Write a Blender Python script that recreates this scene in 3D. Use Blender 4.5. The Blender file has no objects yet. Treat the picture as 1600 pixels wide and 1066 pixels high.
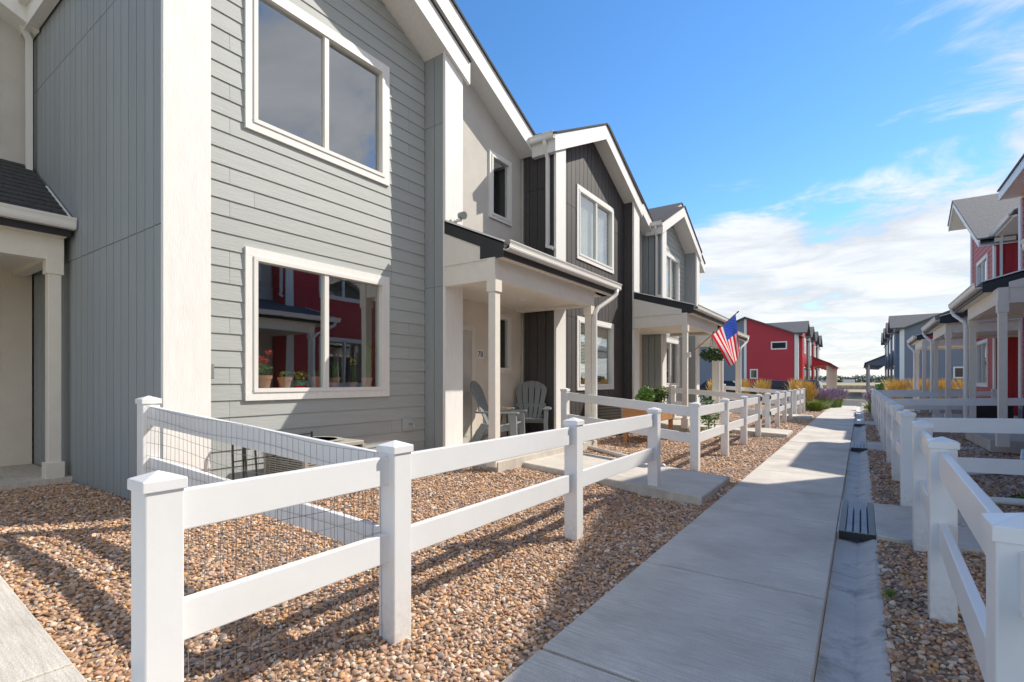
import bpy, bmesh, math, random
from mathutils import Vector, Matrix
random.seed(7)
R = math.radians
scn = bpy.context.scene
COL = scn.collection

# ---------------------------------------------------------------- camera
YAW = math.atan2(545, 786)
cam = bpy.data.cameras.new("camera"); cam.sensor_width = 36; cam.lens = 786/1600*36
cam.shift_y = 62/1600; cam.clip_start = 0.05; cam.clip_end = 5000
camo = bpy.data.objects.new("camera", cam); COL.objects.link(camo)
camo.location = (0, 0, 1.4); camo.rotation_euler = (R(90), 0, YAW)
scn.camera = camo
# ---------------------------------------------------------------- sky, sun, exposure
SUN_EL, SUN_AZ = R(42), R(33.5)          # azimuth measured from +Y towards +X
SKY = 0.15
wd = bpy.data.worlds.new("World"); scn.world = wd; wd.use_nodes = True
nt = wd.node_tree; nt.nodes.clear()
def wn(t, **k):
    n = nt.nodes.new(t)
    for a, b in k.items(): setattr(n, a, b)
    return n
def wl(a, b): nt.links.new(a, b)
def wm(op, a, b=None, c=None):
    n = wn('ShaderNodeMath', operation=op)
    for i, v in enumerate((a, b, c)):
        if v is None: continue
        if isinstance(v, (int, float)): n.inputs[i].default_value = v
        else: wl(v, n.inputs[i])
    return n.outputs[0]
sky = wn('ShaderNodeTexSky', sky_type='NISHITA', sun_disc=False, sun_elevation=SUN_EL, sun_rotation=SUN_AZ,
         air_density=1.0, dust_density=0.05, ozone_density=3.5)
hsv = wn('ShaderNodeHueSaturation'); hsv.inputs['Saturation'].default_value = 1.2; hsv.inputs['Value'].default_value = .64; wl(sky.outputs[0], hsv.inputs['Color'])
tc = wn('ShaderNodeTexCoord'); sp = wn('ShaderNodeSeparateXYZ'); wl(tc.outputs['Generated'], sp.inputs[0])
zc = wm('ADD', wm('MAXIMUM', sp.outputs[2], 0.0), .1)
px_, py_ = wm('DIVIDE', sp.outputs[0], zc), wm('DIVIDE', sp.outputs[1], zc)
cb = wn('ShaderNodeCombineXYZ'); wl(wm('MULTIPLY', px_, 0.8), cb.inputs[0]); wl(py_, cb.inputs[1])
n1 = wn('ShaderNodeTexNoise'); n1.inputs['Scale'].default_value = 2.0; n1.inputs['Detail'].default_value = 9
n1.inputs['Roughness'].default_value = .62; n1.inputs['Distortion'].default_value = .5; wl(cb.outputs[0], n1.inputs['Vector'])
n2 = wn('ShaderNodeTexNoise'); n2.inputs['Scale'].default_value = .45; n2.inputs['Detail'].default_value = 4; wl(cb.outputs[0], n2.inputs['Vector'])
front = wm('MAXIMUM', wm('MULTIPLY', wm('SUBTRACT', py_, 2.38), 1.8), wm('MINIMUM', wm('MULTIPLY', wm('SUBTRACT', px_, .24), 2.4), .6))
front = wm('MINIMUM', wm('MAXIMUM', front, -1.3), .8)
dens = wm('ADD', wm('ADD', wm('MULTIPLY', front, .7), wm('MULTIPLY', wm('SUBTRACT', n1.outputs[0], .5), 2.8)), wm('MULTIPLY', wm('SUBTRACT', n2.outputs[0], .5), .9))
mr = wn('ShaderNodeMapRange', interpolation_type='SMOOTHSTEP'); wl(dens, mr.inputs[0])
mr.inputs[1].default_value = -.15; mr.inputs[2].default_value = .42
mr.inputs[3].default_value = 0; mr.inputs[4].default_value = .93
up = wn('ShaderNodeMapRange'); wl(sp.outputs[2], up.inputs[0]); up.inputs[1].default_value = -.02; up.inputs[2].default_value = .01
cov = wm('MULTIPLY', mr.outputs[0], up.outputs[0])
shade = wn('ShaderNodeMapRange'); wl(n1.outputs[0], shade.inputs[0]); shade.inputs[1].default_value = .35; shade.inputs[2].default_value = .75
shade.inputs[3].default_value = 2.2; shade.inputs[4].default_value = 3.7
cc = wn('ShaderNodeVectorMath', operation='SCALE'); cc.inputs[0].default_value = (.97, .985, 1.0); wl(shade.outputs[0], cc.inputs['Scale'])
mx = wn('ShaderNodeMix', data_type='RGBA'); wl(cov, mx.inputs[0]); wl(hsv.outputs[0], mx.inputs[6]); wl(cc.outputs[0], mx.inputs[7])
bg = wn('ShaderNodeBackground'); bg.inputs[1].default_value = SKY; wl(mx.outputs[2], bg.inputs[0])
wo = wn('ShaderNodeOutputWorld'); wl(bg.outputs[0], wo.inputs[0])
sl = bpy.data.lights.new("sun", 'SUN'); sl.energy = 2.65; sl.angle = R(.5); sl.color = (1, .92, .80)
so = bpy.data.objects.new("sun", sl); COL.objects.link(so)
sd = Vector((math.sin(SUN_AZ)*math.cos(SUN_EL), math.cos(SUN_AZ)*math.cos(SUN_EL), math.sin(SUN_EL)))
so.rotation_euler = sd.to_track_quat('Z', 'Y').to_euler(); so.location = (20, 30, 40)
vs = scn.view_settings; vs.view_transform = 'Standard'; vs.look = 'None'; vs.exposure = 1.15; vs.gamma = 1
vs.use_curve_mapping = False
try: scn.cycles.max_bounces = 8; scn.cycles.transparent_max_bounces = 12
except Exception: pass

# ---------------------------------------------------------------- materials
MATS = {}
def mat(name, col, rough=.7, bump=0, bscale=20, var=.12, vscale=3, stretch=(1, 1, 1), metal=0, spec=.5, dirt=0, dcol=(.2, .16, .12), rnd=0, bdetail=5, fine=0, dscale=1.3):
    if name in MATS: return MATS[name]
    m = bpy.data.materials.new(name); m.use_nodes = True; t = m.node_tree; p = t.nodes['Principled BSDF']
    p.inputs['Roughness'].default_value = rough; p.inputs['Metallic'].default_value = metal
    p.inputs['Specular IOR Level'].default_value = spec
    L = t.links.new
    co = t.nodes.new('ShaderNodeTexCoord'); geo = t.nodes.new('ShaderNodeNewGeometry')
    mp = t.nodes.new('ShaderNodeMapping'); mp.inputs['Scale'].default_value = stretch; L(geo.outputs['Position'], mp.inputs[0])
    ns = t.nodes.new('ShaderNodeTexNoise'); ns.inputs['Scale'].default_value = vscale; ns.inputs['Detail'].default_value = 6; L(mp.outputs[0], ns.inputs['Vector'])
    rp = t.nodes.new('ShaderNodeValToRGB'); e = rp.color_ramp.elements
    e[0].position = .25; e[1].position = .75
    e[0].color = tuple(max(0, c*(1-var)) for c in col)+(1,); e[1].color = tuple(min(1, c*(1+var)) for c in col)+(1,)
    L(ns.outputs[0], rp.inputs[0]); out = rp.outputs[0]
    if rnd:
        oi = t.nodes.new('ShaderNodeObjectInfo'); hv = t.nodes.new('ShaderNodeHueSaturation')
        mrr = t.nodes.new('ShaderNodeMapRange'); mrr.inputs[3].default_value = 1-rnd; mrr.inputs[4].default_value = 1+rnd
        L(oi.outputs['Random'], mrr.inputs[0]); L(mrr.outputs[0], hv.inputs['Value']); L(out, hv.inputs['Color']); out = hv.outputs[0]
    if dirt:
        n3 = t.nodes.new('ShaderNodeTexNoise'); n3.inputs['Scale'].default_value = dscale; n3.inputs['Detail'].default_value = 8; n3.inputs['Roughness'].default_value = .7
        L(geo.outputs['Position'], n3.inputs['Vector'])
        r3 = t.nodes.new('ShaderNodeMapRange'); r3.inputs[1].default_value = .52; r3.inputs[2].default_value = .75; r3.inputs[4].default_value = dirt; L(n3.outputs[0], r3.inputs[0])
        mm = t.nodes.new('ShaderNodeMix'); mm.data_type = 'RGBA'; mm.inputs[7].default_value = dcol+(1,)
        L(r3.outputs[0], mm.inputs[0]); L(out, mm.inputs[6]); out = mm.outputs[2]
    if fine:
        nf = t.nodes.new('ShaderNodeTexNoise'); nf.inputs['Scale'].default_value = 140; nf.inputs['Detail'].default_value = 4; L(geo.outputs['Position'], nf.inputs['Vector'])
        st_ = t.nodes.new('ShaderNodeTexNoise'); st_.inputs['Scale'].default_value = 5; st_.inputs['Detail'].default_value = 6; mp2 = t.nodes.new('ShaderNodeMapping'); mp2.inputs['Scale'].default_value = (1, 14, 1); L(geo.outputs['Position'], mp2.inputs[0]); L(mp2.outputs[0], st_.inputs['Vector'])
        ad = t.nodes.new('ShaderNodeMath'); ad.operation = 'ADD'; L(nf.outputs[0], ad.inputs[0]); L(st_.outputs[0], ad.inputs[1])
        mf = t.nodes.new('ShaderNodeMapRange'); mf.inputs[1].default_value = .6; mf.inputs[2].default_value = 1.4; mf.inputs[3].default_value = 1-fine; mf.inputs[4].default_value = 1+fine; L(ad.outputs[0], mf.inputs[0])
        hf = t.nodes.new('ShaderNodeHueSaturation'); L(mf.outputs[0], hf.inputs['Value']); L(out, hf.inputs['Color']); out = hf.outputs[0]
    L(out, p.inputs['Base Color'])
    if bump:
        nb = t.nodes.new('ShaderNodeTexNoise'); nb.inputs['Scale'].default_value = bscale; nb.inputs['Detail'].default_value = bdetail; L(mp.outputs[0], nb.inputs['Vector'])
        bp = t.nodes.new('ShaderNodeBump'); bp.inputs['Strength'].default_value = bump; bp.inputs['Distance'].default_value = .006
        L(nb.outputs[0], bp.inputs['Height']); L(bp.outputs[0], p.inputs['Normal'])
    MATS[name] = m; return m
def ramp_random(m, cols):
    """replace base colour by a per-instance random pick from cols"""
    t = m.node_tree; p = t.nodes['Principled BSDF']
    oi = t.nodes.new('ShaderNodeObjectInfo'); rp = t.nodes.new('ShaderNodeValToRGB'); rp.color_ramp.interpolation = 'CONSTANT'
    el = rp.color_ramp.elements
    while len(el) < len(cols): el.new(.5)
    for i, c in enumerate(cols): el[i].position = i/len(cols); el[i].color = c+(1,)
    t.links.new(oi.outputs['Random'], rp.inputs[0])
    geo = t.nodes.new('ShaderNodeNewGeometry'); ns = t.nodes.new('ShaderNodeTexNoise'); ns.inputs['Scale'].default_value = 120
    t.links.new(geo.outputs['Position'], ns.inputs['Vector'])
    mr = t.nodes.new('ShaderNodeMapRange'); mr.inputs[3].default_value = .75; mr.inputs[4].default_value = 1.25; t.links.new(ns.outputs[0], mr.inputs[0])
    hv = t.nodes.new('ShaderNodeHueSaturation'); t.links.new(mr.outputs[0], hv.inputs['Value']); t.links.new(rp.outputs[0], hv.inputs['Color'])
    t.links.new(hv.outputs[0], p.inputs['Base Color'])
GRAIN_H = (6, .6, 14)      # grain running along Y
M_lapg = mat('grey_lap_paint', (.40, .425, .42), .62, .5, 9, .06, 4, (8, .7, 14), rnd=.04)
M_brdg = mat('grey_board_paint', (.30, .33, .345), .65, .45, 9, .06, 3, (12, 12, .8), rnd=.035)
M_blk = mat('black_board_paint', (.060, .055, .055), .6, .5, 9, .25, 6, (12, 12, .8), rnd=.12)
M_red = mat('red_lap_paint', (.46, .024, .034), .5, .4, 9, .1, 4, (8, .7, 14))
M_blue = mat('blue_grey_paint', (.19, .215, .265), .6, .3, 9, .06, 4, (8, .7, 14))
M_trim = mat('white_trim_paint', (.79, .785, .765), .6, .32, 14, .05, 3, (7, 7, 1.2))
M_cream = mat('cream_porch_paint', (.76, .715, .64), .6, .3, 14, .04, 3, (3, 3, 3))
M_stuc = mat('stucco', (.60, .575, .53), .9, .9, 90, .06, 3)
M_stucc = mat('cream_stucco', (.72, .65, .56), .9, .9, 90, .06, 3)
M_vin = mat('white_vinyl', (.76, .77, .78), .34, .06, 40, .03, 3, dirt=.18, dcol=(.55, .5, .44))
def splash(m, z0, z1, amt, col):
    t = m.node_tree; p = t.nodes['Principled BSDF']; L = t.links.new; src = p.inputs['Base Color'].links[0].from_socket
    g = t.nodes.new('ShaderNodeNewGeometry'); sx = t.nodes.new('ShaderNodeSeparateXYZ'); L(g.outputs['Position'], sx.inputs[0])
    a = t.nodes.new('ShaderNodeMapRange'); a.inputs[1].default_value = z0; a.inputs[2].default_value = z1; a.inputs[3].default_value = amt; a.inputs[4].default_value = 0; L(sx.outputs[2], a.inputs[0])
    n = t.nodes.new('ShaderNodeTexNoise'); n.inputs['Scale'].default_value = 22; n.inputs['Detail'].default_value = 8; n.inputs['Roughness'].default_value = .75; L(g.outputs['Position'], n.inputs['Vector'])
    b = t.nodes.new('ShaderNodeMapRange'); b.inputs[1].default_value = .4; b.inputs[2].default_value = .65; L(n.outputs[0], b.inputs[0])
    k = t.nodes.new('ShaderNodeMath'); k.operation = 'MULTIPLY'; L(a.outputs[0], k.inputs[0]); L(b.outputs[0], k.inputs[1])
    x = t.nodes.new('ShaderNodeMix'); x.data_type = 'RGBA'; x.inputs[7].default_value = col+(1,); L(k.outputs[0], x.inputs[0]); L(src, x.inputs[6]); L(x.outputs[2], p.inputs['Base Color'])
splash(M_vin, .0, .32, .45, (.42, .33, .24)); splash(M_brdg, .2, .6, .4, (.30, .26, .21))
M_gut = mat('white_gutter_metal', (.78, .77, .74), .35, 0, 9, .03, 3)
M_dark = mat('black_fascia_paint', (.022, .022, .026), .5, .2, 20, .15, 4)
M_con = mat('concrete', (.55, .51, .45), .85, .6, 120, .16, 1.6, dirt=.6, dcol=(.33, .30, .265), fine=.28)
M_cond = mat('stained_concrete', (.55, .525, .49), .85, .5, 120, .2, 2.2, dirt=.92, dcol=(.10, .08, .065), fine=.12, dscale=2.2)
M_base = mat('gravel_base', (.26, .175, .11), .95, .8, 60, .4, 60)
M_peb = mat('pebble', (.4, .28, .2), .7, 0)
ramp_random(M_peb, [(.50, .295, .165), (.58, .375, .235), (.37, .215, .125), (.54, .31, .145), (.27, .205, .165), (.63, .48, .36), (.48, .28, .185), (.20, .14, .11), (.56, .385, .27), (.45, .295, .20), (.32, .265, .235), (.56, .325, .16), (.42, .255, .185), (.66, .54, .43)])
M_glass = None
def glass_mat(name, tint=(.85, .93, .9), refl=.36):
    m = bpy.data.materials.new(name); m.use_nodes = True; t = m.node_tree; t.nodes.clear(); L = t.links.new
    o = t.nodes.new('ShaderNodeOutputMaterial'); a = t.nodes.new('ShaderNodeBsdfTransparent'); a.inputs[0].default_value = tint+(1,)
    g = t.nodes.new('ShaderNodeBsdfGlossy'); g.inputs['Roughness'].default_value = .01; g.inputs[0].default_value = (.95, .97, 1, 1)
    lw = t.nodes.new('ShaderNodeLayerWeight'); lw.inputs[0].default_value = .5
    f = t.nodes.new('ShaderNodeMath'); f.operation = 'POWER'; f.inputs[1].default_value = 4.0; L(lw.outputs['Facing'], f.inputs[0])
    mr = t.nodes.new('ShaderNodeMapRange'); mr.inputs[3].default_value = refl-.05; mr.inputs[4].default_value = .95; L(f.outputs[0], mr.inputs[0])
    x = t.nodes.new('ShaderNodeMixShader'); L(mr.outputs[0], x.inputs[0]); L(a.outputs[0], x.inputs[1]); L(g.outputs[0], x.inputs[2]); L(x.outputs[0], o.inputs[0])
    nb = t.nodes.new('ShaderNodeTexNoise'); nb.inputs['Scale'].default_value = 1.1; bp = t.nodes.new('ShaderNodeBump'); bp.inputs['Strength'].default_value = .02; bp.inputs['Distance'].default_value = .05
    L(nb.outputs[0], bp.inputs['Height']); L(bp.outputs[0], g.inputs['Normal'])
    return m
M_glass = glass_mat('window_glass')
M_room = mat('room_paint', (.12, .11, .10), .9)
M_shing = mat('asphalt_shingle', (.050, .049, .050), .9, .8, 45, .5, 26, (1, 1, 1))
M_shingg = mat('grey_asphalt_shingle', (.13, .13, .135), .9, .8, 30, .4, 14)
M_door = mat('door_paint', (.55, .53, .5), .5)
M_blind = mat('blind_white', (.72, .74, .73), .5)
M_met = mat('dark_metal', (.05, .05, .05), .45, metal=.6)
M_steel = mat('steel', (.5, .5, .5), .35, metal=1)
M_grate = mat('worn_steel', (.24, .25, .27), .55, .3, 60, .3, 20, metal=.5, dirt=.6, dcol=(.08, .06, .045))
M_wire = mat('galvanised_wire', (.30, .30, .30), .45, metal=.7)
M_ac = mat('air_conditioner_paint', (.36, .34, .30), .5)
M_chair = mat('grey_resin', (.22, .235, .24), .5, .15, 60, .05)
M_terra = mat('terracotta', (.55, .28, .18), .8, .2, 40, .1)
M_leaf = mat('leaf', (.10, .23, .035), .55, var=.35, vscale=25)
M_leafy = mat('yellow_green_leaf', (.22, .30, .06), .55, var=.35, vscale=25)
M_leafd = mat('dark_leaf', (.045, .10, .025), .6, var=.4, vscale=20)
M_gold = mat('golden_grass', (.66, .44, .13), .7, var=.3, vscale=8)
M_lav = mat('lavender', (.34, .24, .38), .7, var=.35, vscale=14)
M_redp = mat('red_petal', (.75, .03, .04), .5)
M_yel = mat('yellow_petal', (.8, .55, .08), .5)
M_wood = mat('cedar_wood', (.42, .21, .08), .6, .3, 12, .3, 5, (2, 2, 12))
M_asph = mat('asphalt', (.055, .055, .056), .9, .6, 120, .2, 4)
M_field = mat('dry_field', (.30, .25, .15), .95, .5, 3, .35, .2)
M_soil = mat('bark_mulch', (.12, .08, .055), .95, .8, 40, .4, 12)
M_car = mat('navy_car_paint', (.015, .018, .035), .2, spec=.6)
M_carg = mat('car_glass', (.02, .022, .025), .05)
M_tyre = mat('tyre', (.02, .02, .02), .8)
M_fr = mat('flag_red', (.75, .02, .05), .7, .1, 200); M_fw = mat('flag_white', (.80, .78, .76), .7, .1, 200); M_fb = mat('flag_blue', (.04, .09, .46), .7, .1, 200)
for m_ in (M_fr, M_fw, M_fb):
    t_ = m_.node_tree; p_ = t_.nodes['Principled BSDF']; tr = t_.nodes.new('ShaderNodeBsdfTranslucent'); mx_ = t_.nodes.new('ShaderNodeMixShader'); mx_.inputs[0].default_value = .5
    t_.links.new(p_.inputs['Base Color'].links[0].from_socket, tr.inputs[0]); o_ = t_.nodes['Material Output']
    t_.links.new(p_.outputs[0], mx_.inputs[1]); t_.links.new(tr.outputs[0], mx_.inputs[2]); t_.links.new(mx_.outputs[0], o_.inputs[0])
M_ink = mat('black_ink', (.015, .015, .015), .6)
M_plq = mat('plaque_white', (.78, .76, .72), .5)

# ---------------------------------------------------------------- mesh helpers
class MB:
    def __init__(s): s.v = []; s.f = []; s.mi = []
    def add(s, vs, fs, mi=0):
        b = len(s.v); s.v += [tuple(p) for p in vs]; s.f += [tuple(i+b for i in f) for f in fs]; s.mi += [mi]*len(fs); return s
    def box(s, lo, hi, mi=0):
        x0, y0, z0 = [min(a, b) for a, b in zip(lo, hi)]; x1, y1, z1 = [max(a, b) for a, b in zip(lo, hi)]
        return s.add([(x0,y0,z0),(x1,y0,z0),(x1,y1,z0),(x0,y1,z0),(x0,y0,z1),(x1,y0,z1),(x1,y1,z1),(x0,y1,z1)],
                     [(0,3,2,1),(4,5,6,7),(0,1,5,4),(1,2,6,5),(2,3,7,6),(3,0,4,7)], mi)
    def prism(s, A, B, mi=0):
        n = len(A)
        return s.add(list(A)+list(B), [tuple(range(n))[::-1], tuple(range(n, 2*n))]+[(i, (i+1) % n, n+(i+1) % n, n+i) for i in range(n)], mi)
    def tube(s, pts, r, n=8, mi=0, caps=True):
        pts = [Vector(p) for p in pts]; rs = r if isinstance(r, (list, tuple)) else [r]*len(pts)
        rings = []; up = None
        for i, p in enumerate(pts):
            d = (pts[min(i+1, len(pts)-1)]-pts[max(i-1, 0)]).normalized()
            if up is None:
                up = Vector((0, 0, 1)) if abs(d.z) < .9 else Vector((1, 0, 0))
            a = d.cross(up)
            if a.length < 1e-4: a = d.orthogonal()
            a.normalize(); b = a.cross(d).normalized(); up = b
            rings.append([p+(a*math.cos(2*math.pi*k/n+math.pi/n)+b*math.sin(2*math.pi*k/n+math.pi/n))*rs[i] for k in range(n)])
        vs = [q for rg in rings for q in rg]; fs = []
        for i in range(len(pts)-1):
            for k in range(n): fs.append((i*n+k, i*n+(k+1) % n, (i+1)*n+(k+1) % n, (i+1)*n+k))
        if caps: fs += [tuple(range(n))[::-1], tuple((len(pts)-1)*n+k for k in range(n))]
        return s.add(vs, fs, mi)
    def lathe(s, c, prof, n=16, mi=0):
        vs = []; fs = []
        for r, z in prof:
            for k in range(n): vs.append((c[0]+r*math.cos(2*math.pi*k/n), c[1]+r*math.sin(2*math.pi*k/n), c[2]+z))
        for i in range(len(prof)-1):
            for k in range(n): fs.append((i*n+k, i*n+(k+1) % n, (i+1)*n+(k+1) % n, (i+1)*n+k))
        fs += [tuple(range(n))[::-1], tuple((len(prof)-1)*n+k for k in range(n))]
        return s.add(vs, fs, mi)
    def leaves(s, c, rad, n, size, mi=0, shell=.55, flat=.3):
        for _ in range(n):
            while True:
                d = Vector((random.uniform(-1, 1), random.uniform(-1, 1), random.uniform(-1, 1)))
                if .05 < d.length < 1: break
            d = d.normalized()*(shell+(1-shell)*random.random()) if random.random() < .75 else d
            p = Vector(c)+Vector((d.x*rad[0], d.y*rad[1], d.z*rad[2]))
            a = Vector((random.gauss(0, 1), random.gauss(0, 1), random.gauss(0, .6))).normalized(); b = a.orthogonal().normalized()
            b = (Matrix.Rotation(random.uniform(0, 6.28), 3, a) @ b); L = size*random.uniform(.6, 1.3)
            s.add([p-a*L, p+b*L*.42, p+a*L, p-b*L*.42], [(0, 1, 2, 3)], mi)
        return s
    def blades(s, c, n, h, spread, w=.008, mi=0, lean=.5, tip=None):
        for _ in range(n):
            an = random.uniform(0, 6.283); r0 = random.random()*spread*.35; hh = h*random.uniform(.65, 1.1); o = spread*random.uniform(.2, 1)*lean*2
            ca, sa = math.cos(an), math.sin(an)
            p0 = Vector((c[0]+ca*r0, c[1]+sa*r0, c[2])); p1 = p0+Vector((ca*o*.35, sa*o*.35, hh*.6)); p2 = p0+Vector((ca*o, sa*o, hh))
            t = Vector((-sa, ca, 0))*w
            s.add([p0-t, p0+t, p1+t, p1-t, p2], [(0, 1, 2, 3), (3, 2, 4)], mi)
            if tip is not None:
                t = t*2.2; q = p1.lerp(p2, .25); q2 = p1.lerp(p2, .7)
                s.add([q, q2+t, p2+(p2-p1)*.12, q2-t], [(0, 1, 2, 3)], tip)
        return s
def wloc(o):
    p = Vector(o.location); q = o.parent
    while q: p = p+Vector(q.location); q = q.parent
    return p
def obj(name, mb, m, parent=None, smooth=False, bevel=0, kind=None):
    if not mb.v: return None
    lo = [min(p[i] for p in mb.v) for i in range(3)]; hi = [max(p[i] for p in mb.v) for i in range(3)]
    c = Vector(((lo[0]+hi[0])/2, (lo[1]+hi[1])/2, lo[2]))
    me = bpy.data.meshes.new(name); me.from_pydata([tuple(Vector(p)-c) for p in mb.v], [], mb.f)
    for mm in (m if isinstance(m, (list, tuple)) else [m]): me.materials.append(mm)
    for i, pl in enumerate(me.polygons): pl.material_index = mb.mi[i]; pl.use_smooth = smooth
    bm = bmesh.new(); bm.from_mesh(me)
    if len(mb.f) < 4000: bmesh.ops.recalc_face_normals(bm, faces=bm.faces)
    if bevel: bmesh.ops.bevel(bm, geom=list(bm.edges), offset=bevel, segments=2, affect='EDGES', profile=.5)
    bm.to_mesh(me); bm.free()
    o = bpy.data.objects.new(name, me); COL.objects.link(o)
    if parent: o.parent = parent; o.location = c-wloc(parent)
    else: o.location = c
    if kind: o['kind'] = kind
    return o
def thing(name, label, cat, loc, group=None):
    o = bpy.data.objects.new(name, None); COL.objects.link(o); o.location = loc; o.empty_display_size = .2
    return tag(o, label, cat, group)
def tag(o, label, cat, group=None):
    o['label'] = label; o['category'] = cat
    if group: o['group'] = group
    return o
def dup(root, delta, label=None, rotz=None):
    r = root.copy(); COL.objects.link(r); r.location = Vector(root.location)+Vector(delta)
    if rotz is not None: r.rotation_euler = (0, 0, rotz)
    if label: r['label'] = label
    for ch in root.children:
        c = ch.copy(); COL.objects.link(c); c.parent = r
        for g in ch.children:
            d = g.copy(); COL.objects.link(d); d.parent = c
    return r
def clip(poly, a, b, c):          # keep a*x+b*y<=c
    out = []
    for i in range(len(poly)):
        p, q = poly[i], poly[(i+1) % len(poly)]
        dp, dq = a*p[0]+b*p[1]-c, a*q[0]+b*q[1]-c
        if dp <= 0: out.append(p)
        if dp*dq < 0:
            t = dp/(dp-dq); out.append((p[0]+(q[0]-p[0])*t, p[1]+(q[1]-p[1])*t))
    return out
def minus(rect, holes):
    rs = [rect]
    for h in holes:
        nx = []
        for (a0, a1, z0, z1) in rs:
            if h[1] <= a0 or h[0] >= a1 or h[3] <= z0 or h[2] >= z1: nx.append((a0, a1, z0, z1)); continue
            if h[0] > a0: nx.append((a0, h[0], z0, z1))
            if h[1] < a1: nx.append((h[1], a1, z0, z1))
            m0, m1 = max(a0, h[0]), min(a1, h[1])
            if h[2] > z0: nx.append((m0, m1, z0, h[2]))
            if h[3] < z1: nx.append((m0, m1, h[3], z1))
        rs = nx
    return [r for r in rs if r[1]-r[0] > .004 and r[3]-r[2] > .004]
def cladding(kind, P, a0, a1, z0, z1, holes, cuts, m, parent, single, step=None, seams=()):
    """P(a,z,o) -> world; cuts = half planes (a,b,c); one mesh per plank/board when single"""
    cells = []
    if kind == 'lap':
        st = step or .178; z = z0
        while z < z1:
            if single:
                b = a0+(a1-a0)*random.choice((.12, .2, .72, .8, .9)); cells += [(a0, b-.0015, z, min(z+st, z1)), (b+.0015, a1, z, min(z+st, z1))]
            else: cells.append((a0, a1, z, min(z+st, z1)))
            z += st
    else:
        st = step or .2; a = a0; zs = [z0]+[q for q in seams if z0 < q < z1]+[z1]
        while a < a1-.01:
            b = min(a+st, a1)
            for i in range(len(zs)-1): cells.append((a, b, zs[i], zs[i+1]))
            a += st
    J = MB()
    for c in cells:
        for (p0, p1, q0, q1) in minus(c, holes):
            if kind == 'lap': pl = [(p0, q0), (p1, q0), (p1, q1), (p0, q1)]
            else:
                g = .007; pl = [(p0+(g if p0 == c[0] else 0), q0+(.008 if q0 == c[2] else 0)), (p1-(g if p1 == c[1] else 0), q0+(.008 if q0 == c[2] else 0)), (p1-(g if p1 == c[1] else 0), q1), (p0+(g if p0 == c[0] else 0), q1)]
            for k in cuts: pl = clip(pl, *k)
            if len(pl) < 3: continue
            if kind == 'lap': f = lambda z: .015-.011*(z-c[2])/(.178)
            else: f = lambda z: .012
            mb = MB() if single else J
            mb.prism([P(a, z, -.006) for a, z in pl], [P(a, z, f(z)) for a, z in pl])
            if single: obj('plank' if kind == 'lap' else 'board', mb, m, parent)
    if not single and J.v: obj('siding', J, m, parent, kind='stuff')
GUT = [(0, 0), (.085, 0), (.105, .04), (.095, .06), (.12, .115), (.12, .125), (.108, .125), (.1, .02), (0, .02)]   # K-style section: out, up

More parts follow.
